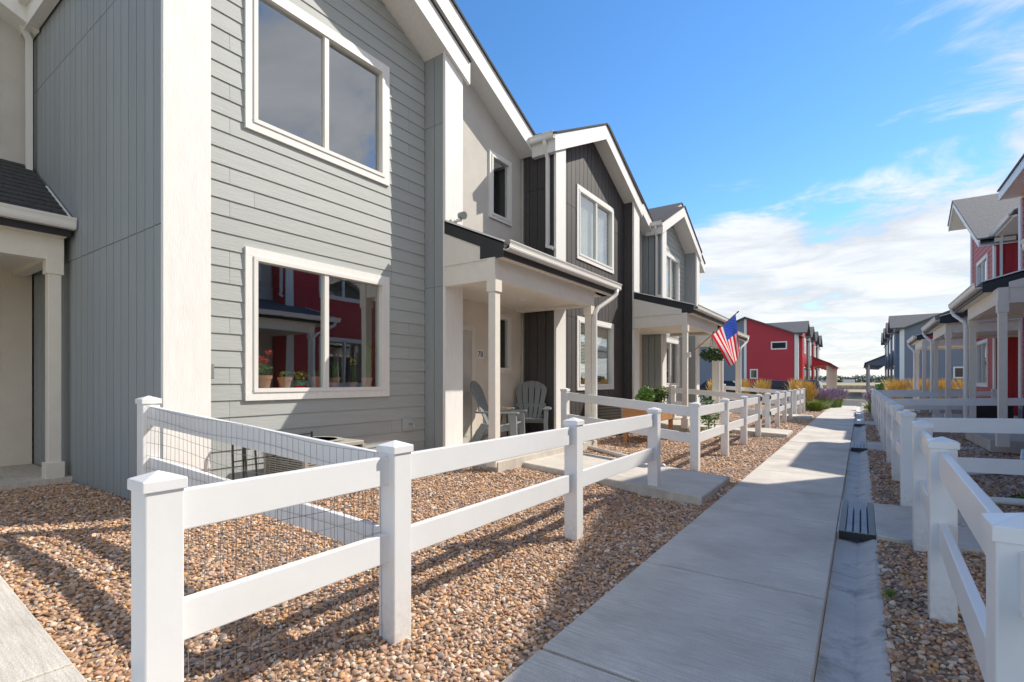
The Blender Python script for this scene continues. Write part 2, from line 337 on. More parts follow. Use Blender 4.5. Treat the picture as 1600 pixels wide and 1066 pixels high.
# ---------------------------------------------------------------- a townhouse
def window(P, a0, a1, z0, z1, parent, trimm, panes=2, blind=0, room=None, tw=.09, label=None):
    mb = MB()
    def bx(A0, A1, Z0, Z1, o0, o1, b): b.prism([P(A0, Z0, o0), P(A1, Z0, o0), P(A1, Z1, o0), P(A0, Z1, o0)], [P(A0, Z0, o1), P(A1, Z0, o1), P(A1, Z1, o1), P(A0, Z1, o1)])
    bx(a0, a1, z1-tw, z1, .0, .034, mb); bx(a0, a1, z0, z0+tw, .0, .036, mb)
    bx(a0, a0+tw, z0+tw, z1-tw, 0, .033, mb); bx(a1-tw, a1, z0+tw, z1-tw, 0, .033, mb)
    w = obj('window', mb, trimm, parent)
    i0, i1, y0, y1 = a0+tw, a1-tw, z0+tw, z1-tw; f = .045; mb = MB()
    bx(i0, i1, y1-f, y1, -.07, .045, mb); bx(i0, i1, y0, y0+f, -.07, .047, mb); bx(i0, i0+f, y0+f, y1-f, -.07, .044, mb); bx(i1-f, i1, y0+f, y1-f, -.07, .044, mb)
    mid = (i0+i1)/2
    if panes == 2: bx(mid-.03, mid+.03, y0+f, y1-f, -.06, .03, mb)
    obj('frame', mb, M_gut, w)
    spans = [(i0+f, mid-.03), (mid+.03, i1-f)] if panes == 2 else [(i0+f, i1-f)]
    for k, (b0, b1) in enumerate(spans):
        o = -.012-.02*k
        obj('pane', MB().add([P(b0, y0+f, o), P(b1, y0+f, o), P(b1, y1-f, o), P(b0, y1-f, o)], [(0, 1, 2, 3)]), M_glass, w)
    if blind:
        mb = MB(); z = y1-f-.02; zb = y0+f+(1-blind)*(y1-y0)
        while z > zb:
            mb.prism([P(i0+f, z, -.115), P(i1-f, z, -.115), P(i1-f, z-.03, -.098), P(i0+f, z-.03, -.098)], [P(i0+f, z+.002, -.115), P(i1-f, z+.002, -.115), P(i1-f, z-.028, -.098), P(i0+f, z-.028, -.098)]); z -= .034
        obj('blind', mb, M_blind, w, kind='stuff')
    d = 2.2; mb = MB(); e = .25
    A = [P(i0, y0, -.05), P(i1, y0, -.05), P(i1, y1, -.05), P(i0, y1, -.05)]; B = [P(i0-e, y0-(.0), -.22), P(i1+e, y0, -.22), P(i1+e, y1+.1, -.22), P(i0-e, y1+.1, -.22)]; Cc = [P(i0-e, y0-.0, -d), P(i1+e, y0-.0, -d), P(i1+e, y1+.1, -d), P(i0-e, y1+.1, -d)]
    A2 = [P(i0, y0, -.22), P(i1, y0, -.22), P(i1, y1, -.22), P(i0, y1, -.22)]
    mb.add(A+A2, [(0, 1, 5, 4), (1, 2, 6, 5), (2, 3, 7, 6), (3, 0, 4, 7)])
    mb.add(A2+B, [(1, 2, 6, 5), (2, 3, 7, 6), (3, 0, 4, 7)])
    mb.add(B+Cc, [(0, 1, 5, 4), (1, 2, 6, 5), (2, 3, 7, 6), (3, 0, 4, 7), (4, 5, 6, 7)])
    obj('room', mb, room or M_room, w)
    return w
def slab(mb, p, th, mi=0):
    return mb.prism([Vector(q)-Vector((0, 0, th)) for q in p], [Vector(q) for q in p], mi)
def townhouse(name, label, x0, s, y0, W, p, sid, sidm, brdm, proj, pslope=.44, zf=3.3, U=6.85, single=True, side_len=.75, porch_v=(None, None), posts=(3.72, 6.73),
              blinds=(0, 0), infill=None, number=None, dspout=True, fw=.4, stm=None, pend=7.5, big=None, pds=True, shing=None, notch=True, group=None, doorc=None):
    T = lambda u, v, z: (x0+s*u, y0+v, z)
    root = thing(name, label, 'townhouse', T(-1, U/2, .1), group)
    zb = .02; shing = shing or M_shing; stm = stm or M_stuc
    ap = 7.48; sl = .49; hw = W/2
    if big is not None: ap, sl, hw = big[1], big[2], big[0]-y0
    broof = lambda v: ap-sl*abs(v-hw)              # top of bay roof
    ez = 6.42; msl = .47; mroof = lambda v: ez+msl*min(v, U-v)
    inb = big is not None and hw < U and hw > 0
    Fd = .36
    # ---- bay front wall
    wv0 = (W-2.04)/2; wv1 = wv0+2.04
    if abs(W-4.1) < .05: wv0, wv1 = .945, 2.985
    if abs(W-4.6) < .05: wv0, wv1 = 1.43, 3.48
    wins = [(wv0, wv1, 1.18, 2.87), (wv0, wv1, 4.17, 5.86)]
    holes = [(a+.09, b-.09, c+.09, d-.09) for a, b, c, d in wins]
    PF = lambda a, z, o: T(-p+o, a, z)
    cuts = [(-sl, 1, ap-Fd-sl*hw+.02), (sl, 1, ap-Fd+sl*hw+.02)]       # z<=top - fascia
    fwm = MB()
    for r in minus((fw-.05, W-fw+.05, zb, ap), holes):
        pl = [(r[0], r[2]), (r[1], r[2]), (r[1], r[3]), (r[0], r[3])]
        for k in cuts: pl = clip(pl, *k)
        if len(pl) > 2: fwm.prism([PF(a, z, -.12) for a, z in pl], [PF(a, z, -.008) for a, z in pl])
    fwo = obj('front_wall', fwm, sidm, root)
    cladding(sid, PF, fw-.01, W-fw+.01, .30 if sid == 'lap' else .2, ap, holes, cuts, sidm, fwo, single, seams=(2.82, 5.28))
    for i, (a, b, c, d) in enumerate(wins): window(PF, a, b, c, d, root, M_trim, blind=blinds[i])
    # ---- fins
    for (v0, v1, near) in ((0, fw, 1), (W-fw, W, 0)):
        zt = lambda v: broof(v)-Fd+.03
        mb = MB(); A = [(v0+.03, zb), (v1-.03, zb), (v1-.03, zt(v1-.03)), (v0+.03, zt(v0+.03))]
        mb.prism([T(-p-.1, a, z) for a, z in A], [T(-.025, a, z) for a, z in A]); fo = obj('fin_wall', mb, brdm, root)
        # white corner board wrapping the front
        A = [(v0, zb+.1), (v1, zb+.1), (v1, zt(v1)), (v0, zt(v0))]
        obj('corner_board', MB().prism([T(-.05, a, z) for a, z in A], [T(0, a, z) for a, z in A]), M_trim, root)
        if not near:   # grooved inner face of far fin
            PI_ = lambda a, z, o: T(a, v0+.03-o, z)
            cladding('board', PI_, -p+.005, -.052, .15, 6.5, [], [(0, 1, zt(v0))], brdm, fo, single, step=.2, seams=(2.82, 5.28))
    # ---- near side wall
    PS = lambda a, z, o: T(-a, .03-o, z)
    swm = MB(); swm.box(T(-.05, .03, zb), T(-side_len-.02, .10, 6.3)); sw = obj('side_wall', swm, brdm, root)
    cladding('board', PS, .052, side_len, .22, 6.32, [], [], brdm, sw, single, seams=(2.82, 5.31))
    obj('skirt_board', MB().box(T(-.055, .002, zb), T(-side_len, .03, .21)), brdm, root)
    obj('far_side_wall', MB().box(T(-.06, W-.05, zb), T(-.8, W-.028, 6.1)), brdm, root)
    # ---- bay roof, fascia, soffit
    ov = .12; uf = .05; ub = -.43
    if big is not None:
        va_, vb_ = (-ov, U if inb or sl == .34 else W+(.0 if sl == 0 else .6)) 
        segs = [(va_, hw), (hw, vb_)] if va_ < hw < vb_ else [(va_, vb_)]
        for (va, vb) in segs:
            zz = lambda v: broof(v)
            obj('main_roof', slab(MB(), [T(.43, va, zz(va)+.03), T(.43, vb, zz(vb)+.03), T(-9.4 if sl else -4.6, vb, zz(vb)+.03+(0 if sl else 2.3)), T(-9.4 if sl else -4.6, va, zz(va)+.03+(0 if sl else 2.3))], .05), shing, root)
            A = [(va, zz(va)-.022), (vb, zz(vb)-.022), (vb, zz(vb)-.26), (va, zz(va)-.26)]
            obj('rake_board', MB().prism([T(.355, a, z) for a, z in A], [T(.40, a, z) for a, z in A]), M_gut, root)
            obj('soffit', slab(MB(), [T(.354, va, zz(va)-.245), T(.354, vb, zz(vb)-.245), T(-.8, vb, zz(vb)-.245), T(-.8, va, zz(va)-.245)], -.02), M_trim, root)
        if sl == 0:   # level eave over the porch gap
            obj('main_roof', slab(MB(), [T(.0, W+.5, 6.3), T(.0, U, 6.3), T(-5, U, 8.6), T(-5, W+.5, 8.6)], .06), shing, root)
            obj('soffit', MB().box(T(-.02, W+.5, 6.1), T(-.8, U, 6.16)), M_trim, root)
            g = [(a, 6.12+b) for a, b in GUT]; obj('gutter', MB().prism([T(a, W+.5, z) for a, z in g], [T(a, U, z) for a, z in g]), M_gut, root)
    for (va, vb) in ((-ov, hw), (hw, W+ov)) if big is None else ():
        q = [T(uf+.03, va, broof(va)+.02), T(uf+.03, vb, broof(vb)+.02), T(ub, vb, broof(vb)+.02), T(ub, va, broof(va)+.02)]
        obj('bay_roof', slab(MB(), q, .035), shing, root)
        A = [(va, broof(va)-.02), (vb, broof(vb)-.02), (vb, broof(vb)-Fd), (va, broof(va)-Fd)]
        obj('rake_board', MB().prism([T(.004, a, z) for a, z in A], [T(uf, a, z) for a, z in A]), M_trim, root)
        B = [(max(va, .02), 0), (min(vb, W-.02), 0)]
        q = [T(.003, B[0][0], broof(B[0][0])-Fd+.03), T(.003, B[1][0], broof(B[1][0])-Fd+.03), T(-p-.08, B[1][0], broof(B[1][0])-Fd+.03), T(-p-.08, B[0][0], broof(B[0][0])-Fd+.03)]
        obj('soffit', slab(MB(), q, -.02), M_trim, root)
    # side eave gutter + soffit on the near side
    ze = broof(-ov) if big is None else 6.3
    g = [( -ov-a, ze-.12+b) for a, b in GUT]
    ul = -side_len if side_len > 1 else -.5
    obj('gutter', MB().prism([T(uf, a, z) for a, z in g], [T(ul, a, z) for a, z in g]), M_gut, root)
    obj('eave_board', MB().box(T(.002, -ov+.001, ze-Fd), T(ul, -.005, ze-.03)), M_trim, root)
    if dspout:
        ud = -.16 if side_len < 1 else -side_len+.15
        mb = MB(); mb.tube([T(ud, -ov-.05, ze-.10), T(ud, -ov-.05, ze-.2), T(ud, -.06, ze-.45), T(ud, -.06, 4.2), T(ud+.0, -.08, 4.08), T(ud+.14, -.1, 4.03)], .045, 4)
        obj('downspout', mb, M_gut, root)
    # ---- stucco wall beside the bay
    us = -.75
    sw0, sw1 = 5.74, 6.48
    shole = [(sw0+.06, sw1-.06, 4.59, 5.76), (sw0+.06, sw1-.06, 1.61, 2.66)]
    PT = lambda a, z, o: T(us+o, a, z)
    mcut = [(-msl, 1, ez-.2), (msl, 1, ez-.2+msl*U)]
    if big is not None: mcut = [(-sl, 1, ap-.2-sl*hw), (sl, 1, ap-.2+sl*hw)] if inb or sl == .34 else [(0, 1, 6.2)]
    mtop = 9.5 if big is not None else 8.2
    for nm, mm, z0, z1 in (('stucco_wall', stm, 2.9, mtop), ('porch_wall', M_stucc, zb, 2.9)):
        mb = MB()
        for r in minus((W-.02, U, z0, z1), shole):
            pl = [(r[0], r[2]), (r[1], r[2]), (r[1], r[3]), (r[0], r[3])]
            for k in mcut: pl = clip(pl, *k)
            if len(pl) > 2: mb.prism([PT(a, z, -.12) for a, z in pl], [PT(a, z, 0) for a, z in pl])
        obj(nm, mb, mm, root)
    if big is None: pl = [(hw, broof(hw)-.3), (W, broof(W)-.3), (W, 8.2), (hw, 8.2)]
    for k in mcut if big is None else (): pl = clip(pl, *k)
    if big is None and len(pl) > 2: obj('upper_wall', MB().prism([PT(a, z, -.12) for a, z in pl], [PT(a, z, .004) for a, z in pl]), stm, root)
    window(PT, sw0, sw1, 4.53, 5.82, root, M_trim, panes=1, tw=.06)
    window(PT, sw0, sw1, 1.55, 2.72, root, M_cream, panes=1, tw=.06)
    # door
    d0 = W+.12; mb = MB().box(T(us-.02, d0, .25), T(us+.03, d0+.09, 2.4)); mb.box(T(us-.02, d0+.99, .25), T(us+.03, d0+1.08, 2.4)); mb.box(T(us-.02, d0+.09, 2.31), T(us+.032, d0+.99, 2.4))
    dr = obj('door', mb, M_cream, root)
    mb = MB().box(T(us-.01, d0+.09, .26), T(us+.012, d0+.99, 2.31))
    for (a, b, c, d) in ((.2, .5, .4, 1.1), (.58, .88, .4, 1.1), (.2, .5, 1.25, 2.15), (.58, .88, 1.25, 2.15)): mb.box(T(us+.012, d0+a, c), T(us+.02, d0+b, d))
    obj('door_leaf', mb, doorc or M_door, dr)
    mb = MB(); mb.tube([T(us+.012, d0+.92, 1.2), T(us+.06, d0+.92, 1.2), T(us+.06, d0+.8, 1.2)], .012, 6); obj('handle', mb, M_steel, dr)
    if number:
        # a blank plaque carries no lettering
        nb = obj('house_number', MB().box(T(us+.001, 5.36, 1.81), T(us+.016, 5.58, 1.99)), M_plq, root, bevel=.004)
        if number.strip():
            cu = bpy.data.curves.new('number', 'FONT'); cu.body = number; cu.size = .15; cu.extrude = .002; cu.align_x = 'CENTER'
            to = bpy.data.objects.new('t', cu); COL.objects.link(to); bpy.context.view_layer.update()
            me = bpy.data.meshes.new_from_object(to.evaluated_get(bpy.context.evaluated_depsgraph_get())); bpy.data.objects.remove(to)
            me.materials.clear(); me.materials.append(M_ink)
            t = bpy.data.objects.new('lettering', me); COL.objects.link(t); t.parent = nb
            t.rotation_euler = (R(90), 0, R(90*s)); t.location = Vector(T(us+.0185, 5.47, 1.845))-wloc(nb)
    # ---- main roof
    um = -.40; ubk = -9.4; th = .05
    for (va, vb) in ((0, U/2), (U/2, U)) if big is None else ():
        q = [T(um+.03, va, mroof(va)+.03), T(um+.03, vb, mroof(vb)+.03), T(ubk, vb, mroof(vb)+.03), T(ubk, va, mroof(va)+.03)]
        obj('main_roof', slab(MB(), q, th), shing, root)
        A = [(va, mroof(va)-.02), (vb, mroof(vb)-.02), (vb, mroof(vb)-.40), (va, mroof(va)-.40)]
        if va == 0: A = [(hw*.9, mroof(hw*.9)-.02), A[1], A[2], (hw*.9, mroof(hw*.9)-.40)]
        obj('rake_board', MB().prism([T(um-.045, a, z) for a, z in A], [T(um, a, z) for a, z in A]), M_trim, root)
        v0_, v1_ = max(va, hw), vb
        if v1_ > v0_:
            q = [T(um-.005, v0_, mroof(v0_)-.385), T(um-.005, v1_, mroof(v1_)-.385), T(us-.05, v1_, mroof(v1_)-.385), T(us-.05, v0_, mroof(v0_)-.385)]
            obj('soffit', slab(MB(), q, -.02), M_trim, root)
    # rear and party walls
    pl = [(0, zb), (U, zb), (U, ez-.1), (U/2, ez+msl*U/2-.1), (0, ez-.1)]
    obj('rear_wall', MB().prism([T(ubk+.2, a, z) for a, z in pl], [T(ubk+.3, a, z) for a, z in pl]), brdm, root)
    sl0 = max(.82, side_len+.02)
    obj('party_wall', MB().box(T(-sl0, .04, zb), T(ubk+.31, .12, ez-.02)), stm, root)
    obj('party_wall', MB().box(T(-.9, U-.12, zb), T(ubk+.31, U-.04, ez-.02)), stm, root)
    # ---- porch
    va, vb = W-fw-.03, pend
    zr = lambda u: zf+pslope*(proj-u)
    pr = MB()
    slab(pr, [T(proj, va, zr(proj)), T(proj, vb, zr(proj)), T(.004, vb, zr(.004)), T(.004, va, zr(.004))], .03)
    slab(pr, [T(.004, W+.003, zr(.004)), T(.004, min(vb, U-.003), zr(.004)), T(us, min(vb, U-.003), zr(us)), T(us, W+.003, zr(us))], .03)
    pro = obj('porch_roof', pr, shing, root)
    # shingle courses where roof can be seen from above
    if pslope > .5:
        n = 12
        for k in range(n):
            ua = proj-(proj-us)*k/n; ub_ = proj-(proj-us)*(k+1)/n
            A = [(ua, zr(ua)+.016), (ub_, zr(ub_)+.004), (ub_, zr(ub_)-.001), (ua, zr(ua)+.002)]
            y1 = min(vb, U-.003); y_ = va if ua > 0 else W+.003; y_ = W+.003 if ub_ < 0 else y_
            obj('shingle', MB().prism([T(a, y_, z) for a, z in A], [T(a, y1, z) for a, z in A]), shing, pro)
    # rakes at both ends (dark), deep at the eave return
    for vv, t_ in ((va, .03), (vb, -.03)):
        if vv > U and not notch: pass
        A = [(.006, zr(.006)-.005), (proj-.005, zr(proj)-.005), (proj-.005, zr(proj)-.20), (proj-.42, zr(proj)-.20), (proj-.42, zr(proj-.42)-.19), (.006, zr(.006)-.19)]
        if vv > U and not notch: continue
        obj('porch_rake', MB().prism([T(a, vv, z) for a, z in A], [T(a, vv+t_, z) for a, z in A]), M_dark, pro)
        A = [(.006, zr(.006)+.02), (proj, zr(proj)+.02), (proj, zr(proj)-.004), (.006, zr(.006)-.004)]
        obj('drip_edge', MB().prism([T(a, vv-.012*(1 if t_ > 0 else -1), z) for a, z in A], [T(a, vv+t_*.3, z) for a, z in A]), M_gut, pro)
    obj('porch_fascia', MB().box(T(proj-.03, va+.031, zr(proj)-.20), T(proj-.004, vb-.031, zr(proj)-.032)), M_dark, pro)
    g = [(proj+a, zr(proj)-.12+b) for a, b in GUT]
    obj('porch_gutter', MB().prism([T(a, va-.02, z) for a, z in g], [T(a, vb+.02, z) for a, z in g]), M_gut, pro)
    zc_, zbm = 2.86, 2.80; ue = proj-.22; btop = zr(proj)-.19
    beam = MB().box(T(ue-.07, posts[0]-.08, zbm), T(ue+.07, posts[1]+.08, btop)); obj('porch_beam', beam, M_cream, root)
    obj('porch_beam', MB().box(T(.003, posts[0]-.065, zbm+.003), T(ue-.071, posts[0]+.065, btop-.004)), M_cream, root)
    obj('porch_beam', MB().box(T(us+.01 if posts[1] < U-.05 else .01, posts[1]-.065, zbm+.003), T(ue-.071, posts[1]+.065, btop-.004)), M_cream, root)
    obj('eave_soffit', MB().box(T(ue+.071, va+.035, btop-.016), T(proj-.031, vb-.035, btop-.003)), M_cream, root)
    obj('eave_soffit', MB().box(T(.008, va+.032, btop-.015), T(ue-.07, posts[0]-.082, btop-.002)), M_cream, root)
    if vb-posts[1] > .2: obj('eave_soffit', MB().box(T(.008, posts[1]+.082, btop-.015), T(ue-.07, vb-.035, btop-.002)), M_cream, root)
    obj('porch_ceiling', MB().box(T(.0, posts[0]+.066, zc_), T(ue-.072, min(posts[1], U)-.066, zc_+.03)), M_cream, root)
    obj('porch_ceiling', MB().box(T(us+.002, W+.01, zc_+.001), T(-.001, min(posts[1], U-.01), zc_+.03)), M_cream, root)
    obj('light', MB().lathe(T(.1, 5.6, zc_-.012), [(.09, 0), (.095, .011)], 16), M_plq, root)
    # infill gable siding above near beam
    def infl(vv, mm):
        k = 0; z = btop
        while z < zr(.0)-.2:
            A = clip(clip([(.006, z), (proj-.3, z), (proj-.3, z+.12), (.006, z+.12)], pslope, 1, zr(0)-.18), 0, 1, 9)
            if len(A) > 2: obj('infill_plank', MB().prism([T(a, vv, q) for a, q in A], [T(a, vv+.03+.012*(q-z)/.12, q) for a, q in A]), mm, root)
            z += .12
    infl(posts[0]-.06, infill or M_cream)
    for v in posts:
        pb = MB().box(T(ue-.06, v-.06, .22), T(ue+.06, v+.06, zbm-.0)); po = obj('porch_post', pb, M_cream, root, bevel=.006)
        obj('post_cap', MB().box(T(ue-.078, v-.078, zbm-.16), T(ue+.078, v+.078, zbm+.06)), M_cream, po, bevel=.004)
        obj('post_base', MB().box(T(ue-.085, v-.085, .2), T(ue+.085, v+.085, .45)), M_cream, po, bevel=.005)
    # downspout from gutter end to far post
    v = posts[1]; e = vb-.12
    mb = MB() if not pds else MB().tube([T(proj+.06, e, zr(proj)-.11), T(proj+.06, e-.02, zr(proj)-.2), T(proj+.03, e-.15, zr(proj)-.3), T(ue+.12, v+.14, 2.78), T(ue+.11, v+.03, 2.66), T(ue+.11, v+.03, .42), T(ue+.14, v+.03, .3)], .042, 8)
    obj('downspout', mb, M_gut, root, smooth=True)
    # slab of the porch
    obj('porch_slab', MB().box(T(us+.001, W+.004, .05), T(proj-.12, U-.004, .27)).box(T(.004, W-fw, .05), T(proj-.121, W+.0035, .269)).box(T(.004, U-.0035, .05), T(proj-.121, max(U, posts[1]+.15), .268)), M_con, root)
    return root, T

GREY = dict(sid='lap', sidm=M_lapg, brdm=M_brdg)
u1, T1 = townhouse('townhouse', 'grey lap-sided townhouse with potted geranium in its window', -5.1, 1, 1.91, 4.1, .45, proj=1.1, side_len=4.2, number='7B', posts=(3.74, 6.73), **GREY)
u2, T2 = townhouse('townhouse', 'black board-sided townhouse with white blinds between two grey townhouses', -5.0, 1, 8.76, 4.6, .30, sid='board', sidm=M_blk, brdm=M_blk, proj=1.57, pslope=.30, blinds=(.8, 1), number=' ', posts=(4.2, 7.3), pend=8.0)
u3, T3 = townhouse('townhouse', 'grey townhouse at the end of the row beyond the flag', -5.1, 1, 15.62, 4.4, .45, proj=1.1, single=False, posts=(4.0, 6.9), pend=7.7, blinds=(0, .9), **GREY)
u0, T0 = townhouse('townhouse', 'set-back townhouse with dark shingled porch roof beside tall grey wall', -8.55, 1, -4.94, 4.1, .45, proj=1.0, pslope=.6, zf=3.27, single=False, posts=(3.9, 6.72), pend=6.83, pds=False, **GREY)
RED = dict(sid='lap', sidm=M_red, brdm=M_red, shing=M_shingg, single=False)
for i, yy in enumerate((2.0, 8.87, 15.74, 22.61)):
    townhouse('townhouse', ['red townhouse reflected in the large grey house window', 'red townhouse with white porch beside the near white posts', 'red townhouse whose grey roof edge meets the cloud bank', 'red townhouse with red gabled porch at the end of its row'][i], 3.6, -1, yy, (4.4, 4.4, 3.8, 4.4)[i], .05, proj=1.7, pslope=.28, zf=3.28,
              posts=(3.75, 6.75), pend=7.55, blinds=(0, 0), infill=M_red if i == 3 else None, doorc=M_red, big=((14.7, 9.4, .34), (14.7, 9.4, .34), (-50, 6.75, 0), (28.1, 9.0, .52))[i], fw=.25, **RED)

# far rows beyond the lane
def far_row(name, label, x0, s, y0, wm, wm2, L=28):
    T = lambda u, v, z: (x0+s*u, y0+v, z)
    root = thing(name, label, 'townhouse row', T(-4.8, L/2, 0))
    D = 4.8
    A = [(0, 0), (-D, 0), (-D, 7.95), (0, 6.0)]; B = [(-D, 0), (-2*D, 0), (-2*D, 6.0), (-D, 7.95)]
    w = obj('end_wall', MB().prism([T(a, 0, z) for a, z in A], [T(a, .1, z) for a, z in A]), wm, root)
    k = 0
    while k*.35 < 8:
        pl = clip([(0, k*.35), (-D, k*.35), (-D, k*.35+.35), (0, k*.35+.35)], .406, 1, 6.0)
        if len(pl) > 2: obj('plank', MB().prism([T(a, -.002, z) for a, z in pl], [T(a, -.03+.02*(z-k*.35)/.35, z) for a, z in pl]), wm, w)
        k += 1
    obj('end_wall', MB().prism([T(a, .01, z) for a, z in B], [T(a, .1, z) for a, z in B]), wm2, root)
    obj('corner_board', MB().box(T(-.3, -.05, 0), T(.03, .2, 6.0)), M_trim, root)
    obj('corner_board', MB().box(T(-D-.12, -.045, 0), T(-D+.12, .0, 7.8)), M_trim, root)
    obj('front_wall', MB().box(T(-.1, .12, 0), T(0, L, 6.0)), M_trim, root)
    for sgn in (0, 1):
        q = [T(.35, -.4, 5.9), T(-D, -.4, 8.05), T(-D, L, 8.05), T(.35, L, 5.9)] if not sgn else [T(-2*D-.3, -.4, 5.9), T(-D, -.4, 8.05), T(-D, L, 8.05), T(-2*D-.3, L, 5.9)]
        obj('roof', slab(MB(), q, .12), M_shingg, root)
    for (a0, a1, z0, z1) in ((-2.4, -.95, 4.55, 5.35), (-4.35, -3.6, 1.6, 2.6)):
        PE = lambda a, z, o: T(a, -o-.03, z)
        mb = MB().box(T(a0, -.09, z0), T(a1, -.03, z1)); w = obj('window', mb, M_trim, root)
        obj('pane', MB().box(T(a0+.12, -.1, z0+.12), T(a1-.12, -.085, z1-.12)), M_carg, w)
    for i in range(4):
        v = 1.0+i*6.9; hw = 2.2
        obj('bay', MB().prism([T(.0, v, 0), T(0, v+2*hw, 0), T(0, v+2*hw, 6.2), T(0, v+hw, 7.4), T(0, v, 6.2)], [T(.3, v, 0), T(.3, v+2*hw, 0), T(.3, v+2*hw, 6.2), T(.3, v+hw, 7.4), T(.3, v, 6.2)]), wm2 if i % 2 else wm, root)
        for (a, b) in ((v-.2, v+hw), (v+2*hw+.2, v+hw)):
            obj('roof', slab(MB(), [T(.7, a, 6.25), T(.7, b, 7.6), T(-4.6, b, 7.6), T(-4.6, a, 6.25)], .12), M_shingg, root)
        for z in (1.2, 4.2):
            w = obj('window', MB().box(T(.3, v+1.2, z), T(.35, v+3.2, z+1.6)), M_trim, root); obj('pane', MB().box(T(.35, v+1.3, z+.1), T(.36, v+3.1, z+1.5)), M_carg, w)
        obj('porch_roof', MB().prism([T(.9, v+3.6, 3.9), T(2.4, v+3.6, 3.2), T(2.4, v+3.6, 3.0), T(.9, v+3.6, 2.9)], [T(.9, v+7.4, 3.9), T(2.4, v+7.4, 3.2), T(2.4, v+7.4, 3.0), T(.9, v+7.4, 2.9)]), [wm], root)
        obj('porch_roof', slab(MB(), [T(.8, v+3.4, 4.02), T(2.6, v+3.4, 3.2), T(2.6, v+7.6, 3.2), T(.8, v+7.6, 4.02)], .08), M_shingg, root)
        for q in (3.8, 7.1): obj('porch_post', MB().box(T(2.15, v+q, 0), T(2.3, v+q+.15, 3.0)), M_cream, root)
    return root
far_row('townhouse_row', 'distant red townhouse row with small end-wall windows beyond parked cars', -5.1, 1, 57, M_red, M_blue)
far_row('townhouse_row', 'distant blue-grey townhouse row behind golden grasses', 2.9, -1, 57, M_blue, M_blue)

# ---------------------------------------------------------------- ground, paving
def st(o): o['kind'] = 'structure'; return o
gm = MB(); n = 3
gm.add([(-2500, -300, -.16), (2500, -300, -.16), (2500, 2600, -.16), (-2500, 2600, -.16)], [(0, 1, 2, 3)]); st(obj('ground', gm, M_field))
st(obj('lane', MB().add([(-60, 34.5, -.10), (60, 34.5, -.10), (60, 47, -.10), (-60, 47, -.10)], [(0, 1, 2, 3)]), M_asph))
def zg(x):
    if x < -2.1: return min(.075*(-2.1-x), .235)-.02
    if x > .4: return min(.03*(x-.4), .1)-.02
    return -.02
pv = st(obj('sidewalk', MB().box((-1.37, -3, -.2), (-.20, 34, -.04)), M_cond))
ys = [-3, -.8, .72, 2.26, 3.8, 5.82, 7.27]+[7.27+1.47*k for k in range(1, 19)]
for a, b in zip(ys, ys[1:]):
    hi_ = 2 if False else 0
    obj('panel', MB().box((-1.38, a+.011, -.14), (-.19, b-.011, random.uniform(-.003, .003))), M_con, pv, bevel=.008)
sw = st(obj('drainage_channel', MB().box((-.188, -3, -.3), (.13, 34, -.125)), M_cond))
yy = -3
while yy < 34:
    A = [(-.186, -.2), (.12, -.2), (.12, -.03), (.09, -.03), (-.03, -.095), (-.186, -.07)]
    obj('channel_pan', MB().prism([(a, yy+.006, z) for a, z in A], [(a, yy+1.9-.006, z) for a, z in A]), M_cond, sw); yy += 1.9
for k, (ya, yb) in enumerate(((5.58, 7.05), (12.65, 14.05), (19.65, 21.15))):
    cr = st(obj('walkway', MB().box((-.185, ya, -.12), (-.17, yb, -.004)).box((.115, ya, -.12), (2.6, yb, -.002)), M_con))
    obj('panel', MB().box((.116, ya+.006, -.06), (1.3, yb-.006, .012)), M_con, cr, bevel=.008)
    obj('panel', MB().box((1.306, ya+.006, -.06), (2.55, yb-.006, .02)), M_con, cr, bevel=.008)
    t = thing('drain_grate', ['long black and steel drain grate crossing the channel beside the sidewalk patch of sun', 'second drain grate bridging the channel past the first walkway', 'far drain grate bridging the channel near the lavender'][k], 'drain grate', (-.03, (ya+yb)/2, -.06), 'drain grates over the channel')
    obj('frame', MB().box((-.168, ya, -.06), (-.12, yb, .008)).box((.06, ya, -.06), (.113, yb, .008)).box((-.12, ya, -.06), (.06, ya+.03, .006)), M_met, t)
    for j in range(3): obj('slat', MB().box((-.112+.058*j, ya+.032, -.02), (-.112+.058*j+.044, yb-.01, .006)), M_grate, t)
for k, (ya, yb, xe, sk) in enumerate(((5.98, 7.5, -4.15, .25), (14.15, 15.45, -3.6, -.3), (21.2, 22.5, -4.15, -.2))):
    A = [(-1.5, ya, .065), (-1.5, yb, .065), (xe, yb+sk, .19), (xe, ya+sk, .19)]
    wk = st(obj('walkway', MB().prism([(x, y, z-.14) for x, y, z in A], [(x, y, z-.01) for x, y, z in A]), M_con))
    for j in range(2):
        L = lambda p, q, t: tuple(p[i]+(q[i]-p[i])*t for i in range(3))
        t0, t1 = j*.5+.003, j*.5+.497
        B = [L(A[0], A[3], t0), L(A[1], A[2], t0), L(A[1], A[2], t1), L(A[0], A[3], t1)]
        B = [(x, y+(.008 if i in (0, 3) else -.008), z) for i, (x, y, z) in enumerate(B)]
        obj('panel', MB().prism([(x-.0, y, z-.12) for x, y, z in B], B), M_con, wk, bevel=.01)
wk = st(obj('walkway', MB().prism([(-1.39, -.75, -.15), (-1.39, .70, -.15), (-7.5, .80, -.1), (-7.5, -.75, -.1)], [(-1.39, -.75, .0), (-1.39, .70, .0), (-7.5, .80, .25), (-7.5, -.75, .25)]), M_con))
